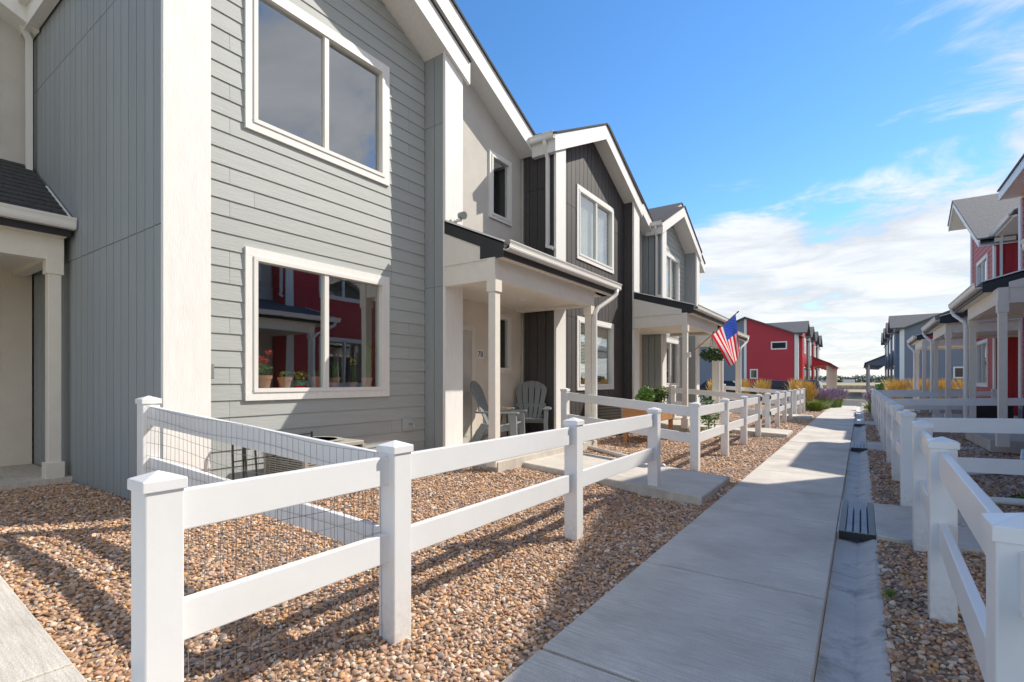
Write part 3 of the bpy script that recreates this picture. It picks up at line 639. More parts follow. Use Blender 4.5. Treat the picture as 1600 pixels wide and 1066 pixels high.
for a, b in ((-1.40, -2.895), (-2.91, -4.4), (-4.41, -5.9), (-5.91, -7.5)):
    zz = lambda x: .065+(-1.39-x)/6.11*.28
    ye = lambda x: .71+(-1.39-x)/6.11*.09
    B = [(a, -.74, zz(a)), (a, ye(a), zz(a)), (b, ye(b), zz(b)), (b, -.74, zz(b))]
    obj('panel', MB().prism([(x, y, z-.05) for x, y, z in B], B), M_con, wk, bevel=.006)
# gravel with pebbles (geometry nodes)
def pebble_group():
    g = bpy.data.node_groups.new('pebbles', 'GeometryNodeTree')
    g.interface.new_socket('Geometry', in_out='INPUT', socket_type='NodeSocketGeometry')
    g.interface.new_socket('Dist', in_out='INPUT', socket_type='NodeSocketFloat')
    g.interface.new_socket('Density', in_out='INPUT', socket_type='NodeSocketFloat')
    g.interface.new_socket('Size', in_out='INPUT', socket_type='NodeSocketFloat')
    g.interface.new_socket('Geometry', in_out='OUTPUT', socket_type='NodeSocketGeometry')
    N = lambda t: g.nodes.new(t); L = g.links.new
    gi, go = N('NodeGroupInput'), N('NodeGroupOutput')
    jn = N('GeometryNodeJoinGeometry')
    for i in range(6):
        ic = N('GeometryNodeMeshIcoSphere'); ic.inputs['Subdivisions'].default_value = 2; ic.inputs['Radius'].default_value = 1
        spn = N('GeometryNodeSetPosition'); ps = N('GeometryNodeInputPosition'); nz = N('ShaderNodeTexNoise'); nz.noise_dimensions = '4D'
        nz.inputs['W'].default_value = i*7.3; nz.inputs['Scale'].default_value = .75; nz.inputs['Detail'].default_value = 1
        sb = N('ShaderNodeVectorMath'); sb.operation = 'SUBTRACT'; sb.inputs[1].default_value = (.5, .5, .5); L(nz.outputs['Color'], sb.inputs[0])
        sc_ = N('ShaderNodeVectorMath'); sc_.operation = 'SCALE'; sc_.inputs['Scale'].default_value = 1.5; L(sb.outputs[0], sc_.inputs[0])
        L(ps.outputs[0], nz.inputs['Vector']); L(ic.outputs[0], spn.inputs['Geometry']); L(sc_.outputs[0], spn.inputs['Offset'])
        ss = N('GeometryNodeSetShadeSmooth'); L(spn.outputs[0], ss.inputs[0])
        sm = N('GeometryNodeSetMaterial'); sm.inputs['Material'].default_value = M_peb; L(ss.outputs[0], sm.inputs[0])
        g2 = N('GeometryNodeGeometryToInstance'); L(sm.outputs[0], g2.inputs[0]); L(g2.outputs[0], jn.inputs[0])
    dp = N('GeometryNodeDistributePointsOnFaces'); dp.distribute_method = 'POISSON'
    L(gi.outputs[0], dp.inputs['Mesh']); L(gi.outputs['Dist'], dp.inputs['Distance Min']); L(gi.outputs['Density'], dp.inputs['Density Max'])
    sp2 = N('GeometryNodeSetPosition'); rv = N('FunctionNodeRandomValue'); rv.data_type = 'FLOAT_VECTOR'; rv.inputs[0].default_value = (0, 0, -.006); rv.inputs[1].default_value = (0, 0, .012)
    L(dp.outputs['Points'], sp2.inputs['Geometry']); L(rv.outputs[0], sp2.inputs['Offset'])
    ip = N('GeometryNodeInstanceOnPoints'); ip.inputs['Pick Instance'].default_value = True; L(sp2.outputs[0], ip.inputs['Points']); L(jn.outputs[0], ip.inputs['Instance'])
    rr = N('FunctionNodeRandomValue'); rr.data_type = 'FLOAT_VECTOR'; rr.inputs[0].default_value = (-.5, -.5, 0); rr.inputs[1].default_value = (.5, .5, 6.283); rr.inputs['Seed'].default_value = 3; L(rr.outputs[0], ip.inputs['Rotation'])
    rs = N('FunctionNodeRandomValue'); rs.data_type = 'FLOAT_VECTOR'; rs.inputs[0].default_value = (.55, .45, .38); rs.inputs[1].default_value = (1.55, 1.2, .85); rs.inputs['Seed'].default_value = 5
    r1 = N('FunctionNodeRandomValue'); r1.data_type = 'FLOAT'; r1.inputs['Seed'].default_value = 11
    fl = [q for q in r1.inputs if q.type == 'VALUE' and q.enabled]; fl[0].default_value = 0; fl[1].default_value = 1
    fo = [q for q in r1.outputs if q.type == 'VALUE' and q.enabled][0]
    pw = N('ShaderNodeMath'); pw.operation = 'POWER'; pw.inputs[1].default_value = 2.2; L(fo, pw.inputs[0])
    ma = N('ShaderNodeMath'); ma.operation = 'MULTIPLY_ADD'; ma.inputs[1].default_value = .6; ma.inputs[2].default_value = .8; L(pw.outputs[0], ma.inputs[0])
    mz = N('ShaderNodeMath'); mz.operation = 'MULTIPLY'; L(ma.outputs[0], mz.inputs[0]); L(gi.outputs['Size'], mz.inputs[1])
    vm = N('ShaderNodeVectorMath'); vm.operation = 'SCALE'; L(rs.outputs[0], vm.inputs[0]); L(mz.outputs[0], vm.inputs['Scale']); L(vm.outputs[0], ip.inputs['Scale'])
    j2 = N('GeometryNodeJoinGeometry'); L(gi.outputs[0], j2.inputs[0]); L(ip.outputs[0], j2.inputs[0]); L(j2.outputs[0], go.inputs[0])
    return g
PG = pebble_group()
def gravel(x0, x1, y0, y1, dist, dens, size):
    nx, ny = max(2, int((x1-x0)/.35)), max(2, int((y1-y0)/.5)); mb = MB(); vs_ = []
    for j in range(ny+1):
        for i in range(nx+1):
            x = x0+(x1-x0)*i/nx; y = y0+(y1-y0)*j/ny
            vs_.append((x, y, zg(x)+.012*math.sin(x*3.1+y*1.7)+.008*math.sin(y*4.3-x*2)-.012))
    mb.add(vs_, [(j*(nx+1)+i, j*(nx+1)+i+1, (j+1)*(nx+1)+i+1, (j+1)*(nx+1)+i) for j in range(ny) for i in range(nx)])
    o = obj('gravel', mb, M_base, kind='stuff')
    md = o.modifiers.new('pebbles', 'NODES'); md.node_group = PG
    ids = {it.name: it.identifier for it in PG.interface.items_tree if it.in_out == 'INPUT'}
    md[ids['Dist']] = dist; md[ids['Density']] = float(dens); md[ids['Size']] = size
    return tag(o, 'loose tan and brown river-rock gravel covering the yards', 'gravel', 'gravel beds')
gravel(-8.8, -1.385, -1.2, 5.2, .0145, 4800, .0138)
gravel(-5.2, -1.385, 5.2, 9.0, .0165, 3600, .015)
gravel(-5.2, -1.385, 9.0, 16.0, .023, 1900, .02)
gravel(-5.2, -1.385, 16.0, 29.0, .032, 900, .026)
gravel(.122, 3.3, .6, 8.5, .016, 3600, .0148)
gravel(.122, 3.6, 8.5, 30.0, .028, 1100, .023)

# ---------------------------------------------------------------- fences
post_me = {}
def fence(label, runs, cat='fence', skip=(), group='white two-rail vinyl fences'):
    """runs: lists of points (x,y); rails between successive points of a run"""
    x, y = runs[0][0]
    root = thing('rail_fence', label, cat, (x, y, zg(x)), group); seen = set()
    for run in runs:
        for (x, y) in run:
            if (x, y) in seen or (x, y) in skip: continue
            seen.add((x, y)); z = zg(x)
            mb = MB().box((x-.0635, y-.0635, z-.1), (x+.0635, y+.0635, z+1.035)); po = obj('post', mb, M_vin, root, bevel=.006)
            c = MB(); h = .072; zt = z+1.02
            c.add([(x-h, y-h, zt), (x+h, y-h, zt), (x+h, y+h, zt), (x-h, y+h, zt), (x-h, y-h, zt+.04), (x+h, y-h, zt+.04), (x+h, y+h, zt+.04), (x-h, y+h, zt+.04), (x, y, zt+.068)],
                  [(0, 3, 2, 1), (0, 1, 5, 4), (1, 2, 6, 5), (2, 3, 7, 6), (3, 0, 4, 7), (4, 5, 8), (5, 6, 8), (6, 7, 8), (7, 4, 8)])
            obj('cap', c, M_vin, po, bevel=.003)
        for (a, b) in zip(run, run[1:]):
            A = Vector((a[0], a[1], zg(a[0]))); B = Vector((b[0], b[1], zg(b[0]))); d = (B-A); dn = Vector((d.x, d.y, 0)).normalized(); n_ = Vector((-dn.y, dn.x, 0))*.02
            sl_ = d.z/math.hypot(d.x, d.y); A2 = A+dn*.06+Vector((0, 0, sl_*.06)); B2 = B-dn*.06-Vector((0, 0, sl_*.06))
            for zlo in (.43, .85):
                q = [(A2-n_), (A2+n_), (A2+n_), (A2-n_)]; r_ = [(B2-n_), (B2+n_), (B2+n_), (B2-n_)]
                hs = (zlo, zlo, zlo+.155, zlo+.155)
                obj('rail', MB().prism([p+Vector((0, 0, h)) for p, h in zip(q, hs)], [p+Vector((0, 0, h)) for p, h in zip(r_, hs)]), M_vin, root, bevel=.005)
    return root
def wire(root, a, b, off, z0=.03, z1=1.0):
    A = Vector((a[0], a[1], zg(a[0]))); B = Vector((b[0], b[1], zg(b[0]))); d = B-A; L = d.length; dn = d/L; n_ = Vector((-dn.y, dn.x, 0)).normalized()*off
    mb = MB(); k = 0; s_ = .06
    wob = lambda t, z: n_*(1+.25*math.sin(t*5+z*3)) + Vector((0, 0, .012*math.sin(t*4+z*9)))
    while k*s_ < L:
        t = k*s_; mb.tube([A+dn*t+wob(t, z)+Vector((0, 0, z)) for z in (z0, (z0+z1)/2, z1)], .0015, 3, caps=False); k += 1
    z = z0
    while z <= z1+.001:
        mb.tube([A+dn*t+wob(t, z)+Vector((0, 0, z)) for t in [L*i/16 for i in range(17)]], .0017, 3, caps=False); z += .097
    obj('wire_mesh', mb, M_wire, root)
XL = -2.13; XR = .43
f = fence('white rail fence lined with wire mesh around the yard below the flower-pot window', [[(-4.88, 1.72), (XL, 1.93)], [(XL, 1.93), (XL, 4.05), (XL, 6.2)]]); wire(f, (-4.82, 1.725), (XL-.05, 1.925), -.034)
f = fence('short white rail fence with sagging wire mesh joining the foreground corner post', [[(XL, .78), (XL, 1.93)]], skip=((XL, 1.93),)); wire(f, (XL, .9), (XL, 1.86), .036, .0, .97)
fence('white rail fence enclosing the yard with the cedar planter', [[(-4.72, 8.62), (XL, 8.1)], [(XL, 8.1), (XL, 10.2), (XL, 12.1), (XL, 14.0)]])
fence('white rail fence with black gate hinges past the flag', [[(-4.8, 15.75), (XL, 15.55)], [(XL, 15.55), (XL, 17.5), (XL, 19.3), (XL, 21.1)]])
fence('short far white rail fence beside the golden grass clump', [[(-4.8, 22.75), (XL, 22.6)], [(XL, 22.6), (XL, 24.4), (XL, 26.2)]])
fence('white rail fence leading up to the first drain grate walkway', [[(.30, -.35), (.34, 1.78), (XR-.03, 3.93), (XR, 5.5)]])
fence('white rail fence around the yard with the white drain pipes', [[(3.4, 7.2), (XR, 7.16)], [(XR, 7.16), (XR, 9.05), (XR, 10.85), (XR, 12.6)]])
fence('white rail fence around the middle red townhouse yard', [[(3.4, 14.2), (XR, 14.15)], [(XR, 14.15), (XR, 15.95), (XR, 17.8), (XR, 19.6)]])
fence('farthest white rail fence on the red townhouse side beside the lavender', [[(3.4, 21.3), (XR, 21.25)], [(XR, 21.25), (XR, 23.1), (XR, 24.9), (XR, 26.7)], [(XR, 26.7), (3.4, 26.75)]])
for x, y, zz, nm in ((XL+.07, 14.0, (.5, .95), 0), (XL+.07, 15.55, (.5, .95), 1), (XR-.07, 26.7, (.5, .95), 2)):
    for z in zz:
        tag(obj('hinge', MB().box((x-.012, y-.06, z-.05), (x+.015, y+.05, z+.03)).tube([(x, y-.06, z-.06), (x, y-.06, z+.05)], .015, 6), M_met), ('upper ' if z > .7 else 'lower ')+['black gate hinge on the white post before the second walkway', 'black gate hinge on the white post after the second walkway', 'black hinge on the last white post beside the lavender'][nm], 'hinge', 'gate hinges')

# ---------------------------------------------------------------- objects
# adirondack chairs
def chair(label, loc, rz):
    t = thing('adirondack_chair', label, 'chair', (0, 0, 0), 'grey porch chairs')
    bk = lambda z: .18+.30*(z-.36)/.75
    hwid = lambda z: .19+.13*min(1, (z-.36)/.5)
    for i in range(5):
        pts = []
        e0, e1 = -1+i*.4+.03, -1+(i+1)*.4-.03
        top = lambda e: .90+.23*math.sqrt(max(0, 1-(e*.97)**2))
        pts = [(e0*hwid(.36), .36), (e1*hwid(.36), .36), (e1*hwid(.65), .65), (e1*hwid(.9), .9)]
        for q in range(5): e = e1+(e0-e1)*q/4; pts.append((e*hwid(1), top(e)))
        pts += [(e0*hwid(.9), .9), (e0*hwid(.65), .65)]
        obj('back_slat', MB().prism([(a, bk(z)-.02*(1-(a/.32)**2)*0, z) for a, z in pts], [(a, bk(z)+.022, z) for a, z in pts]), M_chair, t, bevel=.003)
    arc = [(-1+q/8)*1.0 for q in range(17)]
    A = [(e*hwid(1)*.98, .90+.22*math.sqrt(max(0, 1-(e*.97)**2))) for e in arc]; A += [(e*hwid(1)*.95, .86+.13*math.sqrt(max(0, 1-(e*.97)**2))) for e in arc[::-1]]
    for q in range(16):
        P_ = [A[q], A[q+1], A[33-q-1], A[33-q]]
        if q == 0: TB = MB()
        TB.prism([(a, bk(z)+.012, z) for a, z in P_], [(a, bk(z)+.03, z) for a, z in P_])
    obj('back_band', TB, M_chair, t)
    obj('back_rail', MB().box((-.3, .30, .60), (.3, .325, .68)).box((-.24, .225, .40), (.24, .25, .46)), M_chair, t, bevel=.005)
    for i in range(5):
        y = -.30+.105*i; z = .42-.10*(i/4)
        obj('seat_slat', MB().box((-.27, y, z-.022), (.27, y+.092, z)), M_chair, t, bevel=.004)
    for s in (-1, 1):
        A = [(s*.27, -.38), (s*.42, -.38), (s*.43, .0), (s*.36, .36), (s*.29, .36), (s*.29, 0)]
        obj('arm', MB().prism([(a, b, .585) for a, b in A], [(a, b, .615) for a, b in A]), M_chair, t, bevel=.008)
        obj('leg', MB().prism([(s*.29, -.36, 0), (s*.36, -.36, 0), (s*.36, -.27, 0), (s*.29, -.27, 0)], [(s*.29, -.34, .585), (s*.37, -.34, .585), (s*.37, -.2, .585), (s*.29, -.2, .585)]), M_chair, t, bevel=.006)
        obj('leg', MB().prism([(s*.28, .42, 0), (s*.34, .42, 0), (s*.34, .50, 0), (s*.28, .50, 0)], [(s*.28, .12, .40), (s*.34, .12, .40), (s*.34, .26, .42), (s*.28, .26, .42)]), M_chair, t, bevel=.006)
        obj('side_rail', MB().prism([(s*.275, -.30, .32), (s*.275, .3, .22), (s*.275, .3, .30), (s*.275, -.30, .40)], [(s*.30, -.30, .32), (s*.30, .3, .22), (s*.30, .3, .30), (s*.30, -.30, .40)]), M_chair, t)
    t.location = loc; t.rotation_euler = (0, 0, rz); return t
# chair faces -y locally
chair('grey adirondack chair against the black wall at the porch end', (-5.30, 8.25, .27), R(28))
chair('grey adirondack chair on the porch beside the white house corner', (-5.08, 7.0, .27), R(112))
t = thing('side_table', 'small dark side table with a snack on it between two grey chairs', 'table', (-5.5, 7.75, .27))
obj('table_top', MB().lathe((-5.5, 7.75, .80), [(.2, 0), (.22, .015), (.2, .03)], 20), M_met, t)
for k in range(3):
    a = k*2.09; obj('leg', MB().tube([(-5.5+.08*math.cos(a), 7.75+.08*math.sin(a), .8), (-5.5+.2*math.cos(a), 7.75+.2*math.sin(a), .27)], .012, 6), M_met, t)
tag(obj('bowl', MB().lathe((-5.48, 7.72, .831), [(.05, 0), (.09, .05), (.085, .055), (.04, .02)], 14), M_wood), 'small wooden bowl on the porch side table', 'bowl')
# porch spotlight at roof corner
t = thing('spotlight', 'small grey floodlight on the porch roof edge', 'spotlight', (-5.02, 5.86, 3.86))
obj('bracket', MB().box((-5.09, 5.83, 3.84), (-5.0, 5.89, 3.87)), M_gut, t); obj('head', MB().tube([(-5.03, 5.86, 3.92), (-4.93, 5.84, 3.90)], [.05, .06], 10), M_chair, t)
# window pots
def pot(label, x, y, z, r, h, fl):
    t = thing('flower_pot', label, 'flower pot', (x, y, z), 'pots on the window sill')
    obj('pot', MB().lathe((x, y, z), [(r*.7, 0), (r*.95, h*.72), (r*1.06, h*.72), (r*1.08, h), (r*.95, h), (r*.9, h*.85)], 18), M_terra, t, smooth=False)
    mb = MB(); mats = [M_leaf, M_redp, M_yel, M_leafy]
    if fl == 'g':
        mb.leaves((x, y, z+h+.07), (r*1.1, r*1.1, .08), 90, .03, 0)
        for (dx, dy, dz) in ((0, -.03, .2), (.02, .05, .27), (-.01, -.06, .15), (0, .02, .17)): mb.leaves((x+dx, y+dy, z+h+dz), (.04, .045, .03), 60, .016, 1); mb.tube([(x, y, z+h), (x+dx, y+dy, z+h+dz)], .003, 4)
    elif fl == 's': mb.leaves((x, y, z+h+.03), (r*.9, r*.9, .05), 60, .025, 3)
    elif fl == 'y':
        mb.blades((x, y, z+h), 8, .3, .06, .004, 0); mb.leaves((x, y, z+h+.28), (.05, .05, .05), 40, .02, 2)
    else: mb.blades((x, y, z+h), 26, fl, .16, .006, 0)
    obj('foliage', mb, mats, t); return t
obj('window_sill', MB().box((-5.98, 2.95, 1.272), (-5.63, 4.79, 1.312)), M_gut, u1)
for a in (('terracotta pot of red geraniums on the window sill', 3.17, .085, .15, 'g'), ('terracotta pot with short succulents beside the geraniums', 3.43, .08, .13, 's'),
          ('terracotta pot of leafy sprigs next to the window mullion', 3.86, .085, .14, .12), ('shadowed terracotta pot with spiky aloe leaves right of the mullion', 4.12, .08, .13, .30),
          ('low yellow bowl pot holding a yellow flower', 4.42, .06, .07, 'y'), ('dim pot with one long arching stalk at the window end', 4.66, .075, .13, .55)):
    pot(a[0], -5.72, a[1], 1.3125, a[2], a[3], a[4])
t = thing('plant_bag', 'green and red plastic wrapped plant between terracotta pots', 'plant', (-5.72, 3.64, 1.3125))
obj('wrapper', MB().lathe((-5.72, 3.64, 1.3125), [(.085, 0), (.095, .03)], 12), M_redp, t); obj('sleeve', MB().lathe((-5.72, 3.64, 1.343), [(.094, 0), (.085, .05), (.1, .06)], 12), mat('teal_plastic', (.05, .32, .22), .4), t)
obj('foliage', MB().leaves((-5.72, 3.62, 1.46), (.1, .1, .06), 90, .028), M_leafy, t)
# air conditioners
def ac(label, x, y, z, w=.72, h=.72, m=M_ac):
    t = thing('air_conditioner', label, 'air conditioner', (x, y, z), 'air conditioners'); q = w/2
    obj('cabinet', MB().box((x-q+.02, y-q+.02, z), (x+q-.02, y+q-.02, z+h-.05)), M_met, t)
    mb = MB()
    for k in range(18):
        zz = z+.05+k*(h-.12)/18
        mb.box((x-q, y-q, zz), (x+q, y-q+.012, zz+.014)); mb.box((x+q-.012, y-q+.013, zz), (x+q, y+q, zz+.014)); mb.box((x-q, y-q+.013, zz), (x-q+.012, y+q, zz+.014))
    for dx in (-1, 1):
        for dy in (-1, 1): mb.box((x+dx*q-.02, y+dy*q-.02, z), (x+dx*q+.02, y+dy*q+.02, z+h-.04))
    obj('grille', mb, m, t)
    obj('top', MB().box((x-q-.01, y-q-.01, z+h-.05), (x+q+.01, y+q+.01, z+h)), m, t, bevel=.01)
    fg = MB()
    for k in range(5): fg.lathe((x, y, z+h+.01), [(.06+.055*k, 0), (.066+.055*k, 0), (.066+.055*k, .01), (.06+.055*k, .01)], 24)
    for k in range(8): a = k*math.pi/4; fg.tube([(x, y, z+h+.015), (x+.3*math.cos(a), y+.3*math.sin(a), z+h+.004)], .004, 4)
    obj('fan_guard', fg, m, t); return t
ac('tan air conditioner under the flower-pot window', -4.98, 3.35, .17, .72, .56)
ac('grey air conditioner behind the porch downspout below black siding', -4.85, 11.2, .2, .8, .75)
ac('dark air conditioner beside the red townhouse porch', 3.0, 19.3, .08, .75, .75, M_met)
# garden rack
t = thing('garden_rack', 'folded dark wire garden rack leaning by the white corner', 'rack', (-4.9, 2.5, .2))
for dy in (0, .1): obj('hoop', MB().tube([(-4.95, 2.45+dy, .2), (-4.98, 2.45+dy, .85), (-4.97, 2.5+dy, .93), (-4.95, 2.55+dy, .85), (-4.9, 2.56+dy, .2)], .01, 6), M_met, t)
for z in (.4, .62, .8): obj('bar', MB().tube([(-4.95, 2.45, z), (-4.9, 3.25, z+.03)], .007, 6), M_met, t)
obj('stand', MB().tube([(-4.9, 3.25, .2), (-4.9, 3.25, .85)], .012, 6), M_met, t)
# outlet and vent
t = thing('outlet_box', 'grey outdoor outlet cover with hanging cord on grey siding', 'outlet', (-5.5, 2.42, 1.35))
obj('cover', MB().box((-5.525, 2.38, 1.42), (-5.44, 2.50, 1.58)), M_chair, t, bevel=.01); obj('cord', MB().tube([(-5.47, 2.44, 1.42), (-5.45, 2.45, 1.3), (-5.44, 2.42, 1.1), (-5.45, 2.40, .6), (-5.42, 2.42, .25)], .008, 6), M_met, t)
t = thing('wall_faucet', 'garden faucet on a grey plate low on grey siding', 'faucet', (-5.52, 5.25, .75)); obj('plate', MB().box((-5.535, 5.15, .66), (-5.51, 5.35, .84)), M_lapg, t); obj('tap', MB().tube([(-5.51, 5.27, .76), (-5.42, 5.27, .76), (-5.40, 5.27, .70)], .012, 6), M_steel, t)
# flag
def flag():
    P0, P1 = Vector((-3.53, 12.93, 2.06)), Vector((-2.42, 12.9, 3.02)); d = P1-P0
    t = thing('flag', 'stars and stripes flag on a slanted pole fixed to a porch post', 'flag', P0)
    obj('pole', MB().tube([P0, P1], .012, 8), M_wood, t); obj('finial', MB().tube([P1, P1+d.normalized()*.05], [.02, .012], 8), M_met, t)
    obj('bracket', MB().box(P0-Vector((.06, .035, .07)), P0+Vector((.02, .035, .05))), M_gut, t)
    ns_, nf = 13, 36
    def pos(a, b, o=0):   # a along hoist from tip 0..1, b along fly
        base = P1-d*(.03+.50*a)
        w = .04*math.sin(7*a+1.0+b*2.2)*b+.02*math.sin(15*a+b*3)*b
        fold = .05*math.sin(a*9.5+.7)*b
        return base+Vector((.08*b+.42*a*b*.9+fold*.6, w*1.6-.06*b+o, -(1.02-.22*a)*b-.03*b*math.sin(5*a)))
    mb = MB(); na = 39
    for i in range(na):
        for j in range(nf):
            a0, a1, b0, b1 = i/na, (i+1)/na, j/nf, (j+1)/nf
            stripe = int(i//3); mi = 0 if stripe % 2 == 0 else 1
            if stripe < 7 and (j+.5)/nf < .42: mi = 2
            mb.add([pos(a0, b0), pos(a1, b0), pos(a1, b1), pos(a0, b1)], [(0, 1, 2, 3)], mi)
    c = obj('cloth', mb, [M_fr, M_fw, M_fb], t)
    sm = MB()
    for r in range(9):
        for k in range(6 if r % 2 == 0 else 5):
            a = (r+1)/10*.538; b = ((k*2+1+(r % 2))/12)*.42
            for o in (-.006, .006):
                for q in range(5):
                    an = [q*1.2566+e for e in (-.3, 0, .3)]
                    sm.add([pos(a, b, o), pos(a+.006*math.cos(an[0])*1.0, b+.005*math.sin(an[0]), o), pos(a+.017*math.cos(an[1]), b+.0125*math.sin(an[1]), o), pos(a+.006*math.cos(an[2]), b+.005*math.sin(an[2]), o)], [(0, 1, 2, 3)])
    obj('stars', sm, M_fw, c)
flag()
# hanging basket
bx_, by_ = -3.35, 14.6
t = thing('hanging_basket', 'hanging basket of trailing green foliage behind the flag', 'plant', (bx_, by_, 2.0))
obj('basket', MB().lathe((bx_, by_, 2.0), [(.1, 0), (.2, .12), (.21, .14), (.19, .14)], 14), M_soil, t); obj('foliage', MB().leaves((bx_, by_, 2.12), (.36, .36, .2), 700, .05), [M_leafd], t)
for k in range(3): obj('chain', MB().tube([(bx_+.2*math.cos(k*2.1), by_+.2*math.sin(k*2.1), 2.14), (bx_, by_, 2.78)], .005, 4), M_met, t)
# cedar planter table with two bushes
t = thing('planter_table', 'orange cedar planter box on legs behind the white fence', 'planter', (-3.8, 11.0, .1))
PX, PY = -3.75, 10.6
for dx in (-.28, .28): obj('side_board', MB().box((PX+dx-.015, PY-.75, .55), (PX+dx+.015, PY+.75, .85)), M_wood, t)
for dy in (-.735, .735): obj('end_board', MB().box((PX-.264, PY+dy-.015, .55), (PX+.264, PY+dy+.015, .848)), M_wood, t)
for dx in (-.25, .25):
    for dy in (-.68, .68): obj('leg', MB().box((PX+dx-.04, PY+dy-.04, .1), (PX+dx+.04, PY+dy+.04, .549)), M_wood, t)
obj('soil', MB().box((PX-.262, PY-.718, .6), (PX+.262, PY+.718, .8)), M_soil, t)
def bush(nm, label, x, y, z, rx, rz, n, sz, m, cat='plant', group=None, stem=True):
    t = thing(nm, label, cat, (x, y, z), group)
    if stem: obj('stem', MB().tube([(x, y, z), (x+.02, y, z+rz)], .012, 5), M_soil, t)
    mb = MB()
    for k in range(5):
        mb.leaves((x+random.uniform(-.4, .4)*rx, y+random.uniform(-.4, .4)*rx, z+rz*random.uniform(.75, 1.35)), (rx*.65, rx*.65, rz*.6), n//5, sz, random.choice((0, 0, 1)))
    obj('foliage', mb, [m, M_leafy], t); return t
bush('vegetable_plant', 'bright green bushy plant growing in the cedar planter beside the black wall', PX, PY-.35, .8, .26, .26, 420, .05, M_leaf)
bush('vegetable_plant', 'darker green bushy plant in the cedar planter near the flag post', PX, PY+.45, .8, .24, .27, 420, .05, M_leafd)
bush('tomato_plant', 'tall loose green plant behind the fence under the hanging basket', -3.1, 13.0, .1, .32, .5, 420, .05, M_leaf)
bush('low_shrub', 'low green shrub on gravel behind the white fence', -3.0, 10.2+1.6, .06, .34, .16, 420, .035, M_leafy)
bush('low_shrub', 'small yellowish shrub near the low green one behind the fence', -2.7, 12.9, .04, .22, .13, 260, .03, M_leafy)
bush('weed', 'tiny green weed in gravel beside the porch walkway', -2.9, 8.5, .04, .10, .05, 60, .03, M_leaf, stem=False)
bush('weed', 'small weed at the edge of the drainage channel', .15, 4.1, -.02, .045, .03, 40, .02, M_leaf, stem=False)
bush('weed', 'green weed on gravel near the white drain pipe', 1.55, 8.0, .0, .16, .07, 120, .035, M_leafd, stem=False)
bush('weed', 'tiny weed against the tall grey side wall', -7.8, 1.82, .2, .07, .05, 50, .025, M_leafd, stem=False)
mb = MB()
for _ in range(150):
    x = random.choice((random.uniform(-5, -1.5), random.uniform(-5, -1.5), random.uniform(.2, 2.5))); y = random.uniform(.9, 14); z = zg(x)+.022; a = random.uniform(0, 6.28); L_ = random.uniform(.012, .03)
    ca, sa = math.cos(a)*L_, math.sin(a)*L_
    mb.add([(x-ca, y-sa, z+.006), (x-sa*.45, y+ca*.45, z+.002), (x+ca, y+sa, z+.012), (x+sa*.45, y-ca*.45, z)], [(0, 1, 2, 3)], random.choice((0, 0, 1)))
tag(obj('leaf_litter', mb, [mat('dry_leaf', (.36, .22, .09), .8), mat('pale_leaf', (.62, .55, .38), .8)], kind='stuff'), 'scattered dry fallen leaves lying on the gravel', 'leaves')
# white drain pipes on the gravel
def pipe(label, pts, r=.045):
    tag(obj('drain_pipe', MB().tube(pts, r, 8), M_gut, smooth=True), label, 'drain pipe', 'white drain pipes')
pipe('white drain pipe lying across gravel behind the near white posts', [(.75, 7.75, .03), (2.3, 7.9, .07), (3.2, 7.95, .09)], .04)
pipe('white drain pipe with curved elbow by the red house porch post', [(.9, 13.9-4.5, .04), (1.7, 10.2, .06), (2.0, 10.6, .1), (2.05, 10.7, .35)], .045)
pipe('white drain pipe end lying on gravel beyond the porch walkway', [(-2.55, 7.9, .05), (-4.2, 8.45, .18)], .035)
# grasses and lavender near the lane
def grass(label, x, y, h, sp_, kind, n=260):
    nm = 'lavender_clump' if kind == 'l' else 'ornamental_grass'
    t = thing(nm, label, 'grass' if kind != 'l' else 'lavender', (x, y, -.1), 'clumps by the lane')
    mb = MB()
    if kind == 'g': mb.blades((x, y, -.1), n, h, sp_, .010, 1, .5, 0)
    elif kind == 'l': mb.blades((x, y, -.1), n, h, sp_, .008, 1, .34, 0)
    else: mb.blades((x, y, -.1), n, h, sp_, .014, 1, .9)
    obj('blades', mb, [M_gold if kind == 'g' else M_lav, M_leafy if kind != 'g' else M_gold], t)
grass('golden grass clump at the fence end beside lavender', -2.1, 28.0, 1.35, .45, 'g', 420)
grass('bright green grass clump below the golden one at the fence end', -1.75, 27.4, .6, .5, 'b', 420)
for i, (x, y) in enumerate(((-1.55, 29.6), (-1.1, 31.6))): grass(['purple lavender clump beside the path past the green grass', 'second purple lavender clump by the far end of the path'][i], x, y, 1.0, .75, 'l', 700)
grass('lavender clump opposite the path at the last white post', .55, 29.3, .95, .6, 'l', 600)
grass('green grass clump at the foot of the last white post', .45, 27.4, .55, .35, 'b', 300)
k = 0
for x in (-14.5, -12.6, -10.9, -9.2, -7.7, -6.1, -4.6, -3.2): grass('golden ornamental grass along the lane before the red row', x+random.uniform(-.3, .3), 33.2, 1.5, .5, 'g', 240)
for x in (1.6, 2.5, 3.7, 4.6, 6.2, 7.4, 9.3): grass('golden ornamental grass along the lane before the blue row', x+random.uniform(-.3, .3), 33.2, 1.5, .6, 'g', 300)
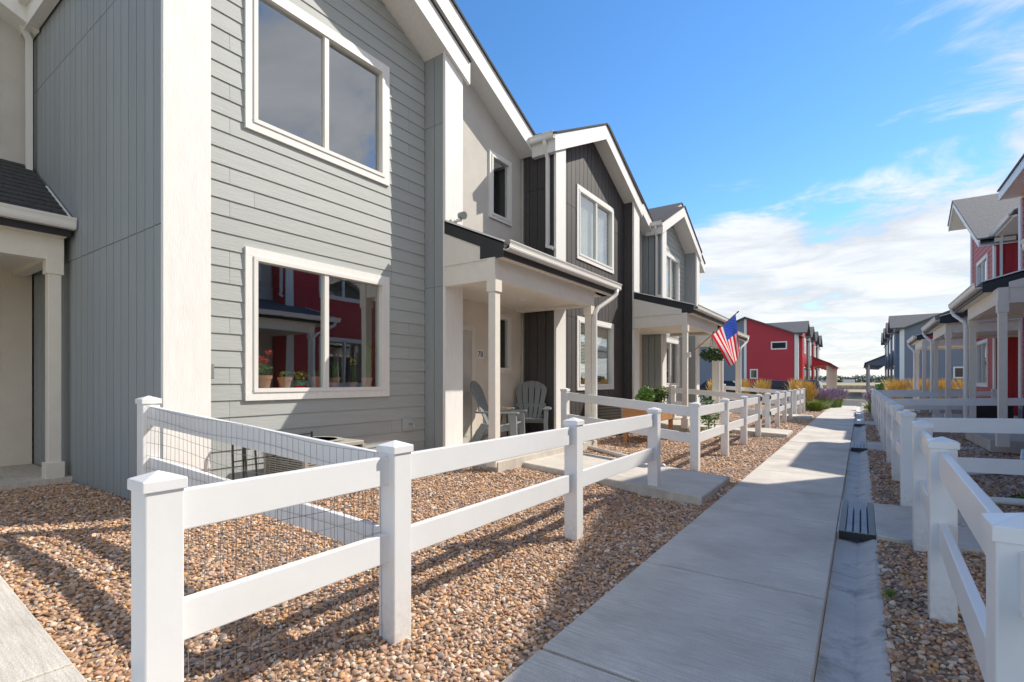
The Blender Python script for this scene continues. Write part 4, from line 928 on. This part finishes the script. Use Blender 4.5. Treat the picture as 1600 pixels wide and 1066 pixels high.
# cars
def car(label, x, y, rz, m):
    t = thing('parked_car', label, 'car', (0, 0, 0), 'cars parked in the lane'); w = .9
    S = [(-2.2, .35), (2.2, .35), (2.25, .6), (2.15, .88), (1.15, .98), (-2.1, 1.02), (-2.25, .7)]
    b = MB().prism([(a, -w, z) for a, z in S], [(a, w, z) for a, z in S]); obj('body', b, m, t, bevel=.06)
    G = [(1.15, .95), (.45, 1.5), (-1.4, 1.55), (-2.05, 1.0)]
    c = MB().prism([(a, -w+.04+(z-.95)*.25, z) for a, z in G], [(a, w-.04-(z-.95)*.25, z) for a, z in G]); cb_ = obj('cabin', c, m, t, bevel=.05)
    for s in (-1, 1):
        for G2 in ([(.95, 1.02), (.42, 1.42), (-.3, 1.45), (-.3, 1.02)], [(-.4, 1.02), (-.4, 1.45), (-1.3, 1.45), (-1.75, 1.05)]):
            obj('side_window', MB().prism([(a, s*(w-.03-(z-.95)*.25), z) for a, z in G2], [(a, s*(w-.02-(z-.95)*.25), z) for a, z in G2]), M_carg, cb_)
        for a in (-1.35, 1.35):
            wv = obj('wheel', MB().tube([(a, s*.72, .33), (a, s*.93, .33)], .33, 20), M_tyre, t); obj('rim', MB().tube([(a, s*.93, .33), (a, s*.945, .33)], .2, 14), M_steel, wv)
        obj('headlight', MB().box((2.12, s*.55-.15, .68), (2.235, s*.55+.15, .8)), M_plq, t); obj('tail_light', MB().box((-2.25, s*.65-.1, .72), (-2.14, s*.65+.1, .9)), M_redp, t)
    obj('windscreen', MB().prism([(1.13, -.7, 1.0), (1.13, .7, 1.0), (.5, .6, 1.45), (.5, -.6, 1.45)], [(1.16, -.7, 1.02), (1.16, .7, 1.02), (.53, .6, 1.47), (.53, -.6, 1.47)]), M_carg, cb_)
    t.location = (x, y, -.1); t.rotation_euler = (0, 0, rz)
car('dark navy car parked before the distant red row', -4.9, 41.5, R(8), M_car)
car('dark car farther along the lane near its kerb behind grasses', -8.6, 42.0, R(5), mat('charcoal_car_paint', (.03, .03, .033), .25))
car('dark car behind the lavender at the path end', -2.9, 38.0, R(90), M_car)
# far trees, houses, wall
mb = MB()
for i in range(260):
    x = -420+i*3.4; h = random.uniform(5, 9)
    mb.leaves((x, 520+random.uniform(-30, 30), h*.35), (6, 4, h*.55), 200, .9, random.choice((0, 0, 1)))
o = obj('treeline', mb, [mat('hazy_leaf', (.10, .15, .13), .8), mat('hazy_dark_leaf', (.07, .11, .11), .8)], kind='stuff'); tag(o, 'far hazy line of trees on the horizon', 'trees')
for i, (x, y, lb) in enumerate(((-46, 500, 'tiny pale house on the horizon nearest the distant red row'), (-24, 505, 'tiny pale house on the horizon in line with the path'), (-8, 498, 'tiny pale house on the horizon beside the blue row porch'))):
    t = thing('far_house', lb, 'house', (x, y, -.16), 'far houses')
    obj('wall', MB().box((x-4, y-3, -.16), (x+4, y+3, 2.6)), M_plq, t); obj('roof', MB().prism([(x-4.4, y-3.5, 2.6), (x+4.4, y-3.5, 2.6), (x, y-3.5, 4.2)], [(x-4.4, y+3.5, 2.6), (x+4.4, y+3.5, 2.6), (x, y+3.5, 4.2)]), M_shingg, t)
tag(obj('retaining_wall', MB().box((-14, 110, -.16), (16, 110.5, .55)), mat('tan_stone', (.42, .32, .22), .9, .5, 8, .3, 1.5)), 'low tan wall across the end of the path', 'wall')
bush('round_shrub', 'round green shrub before the blue row porches', 1.7, 48.5, -.1, 1.0, .9, 900, .12, M_leaf)
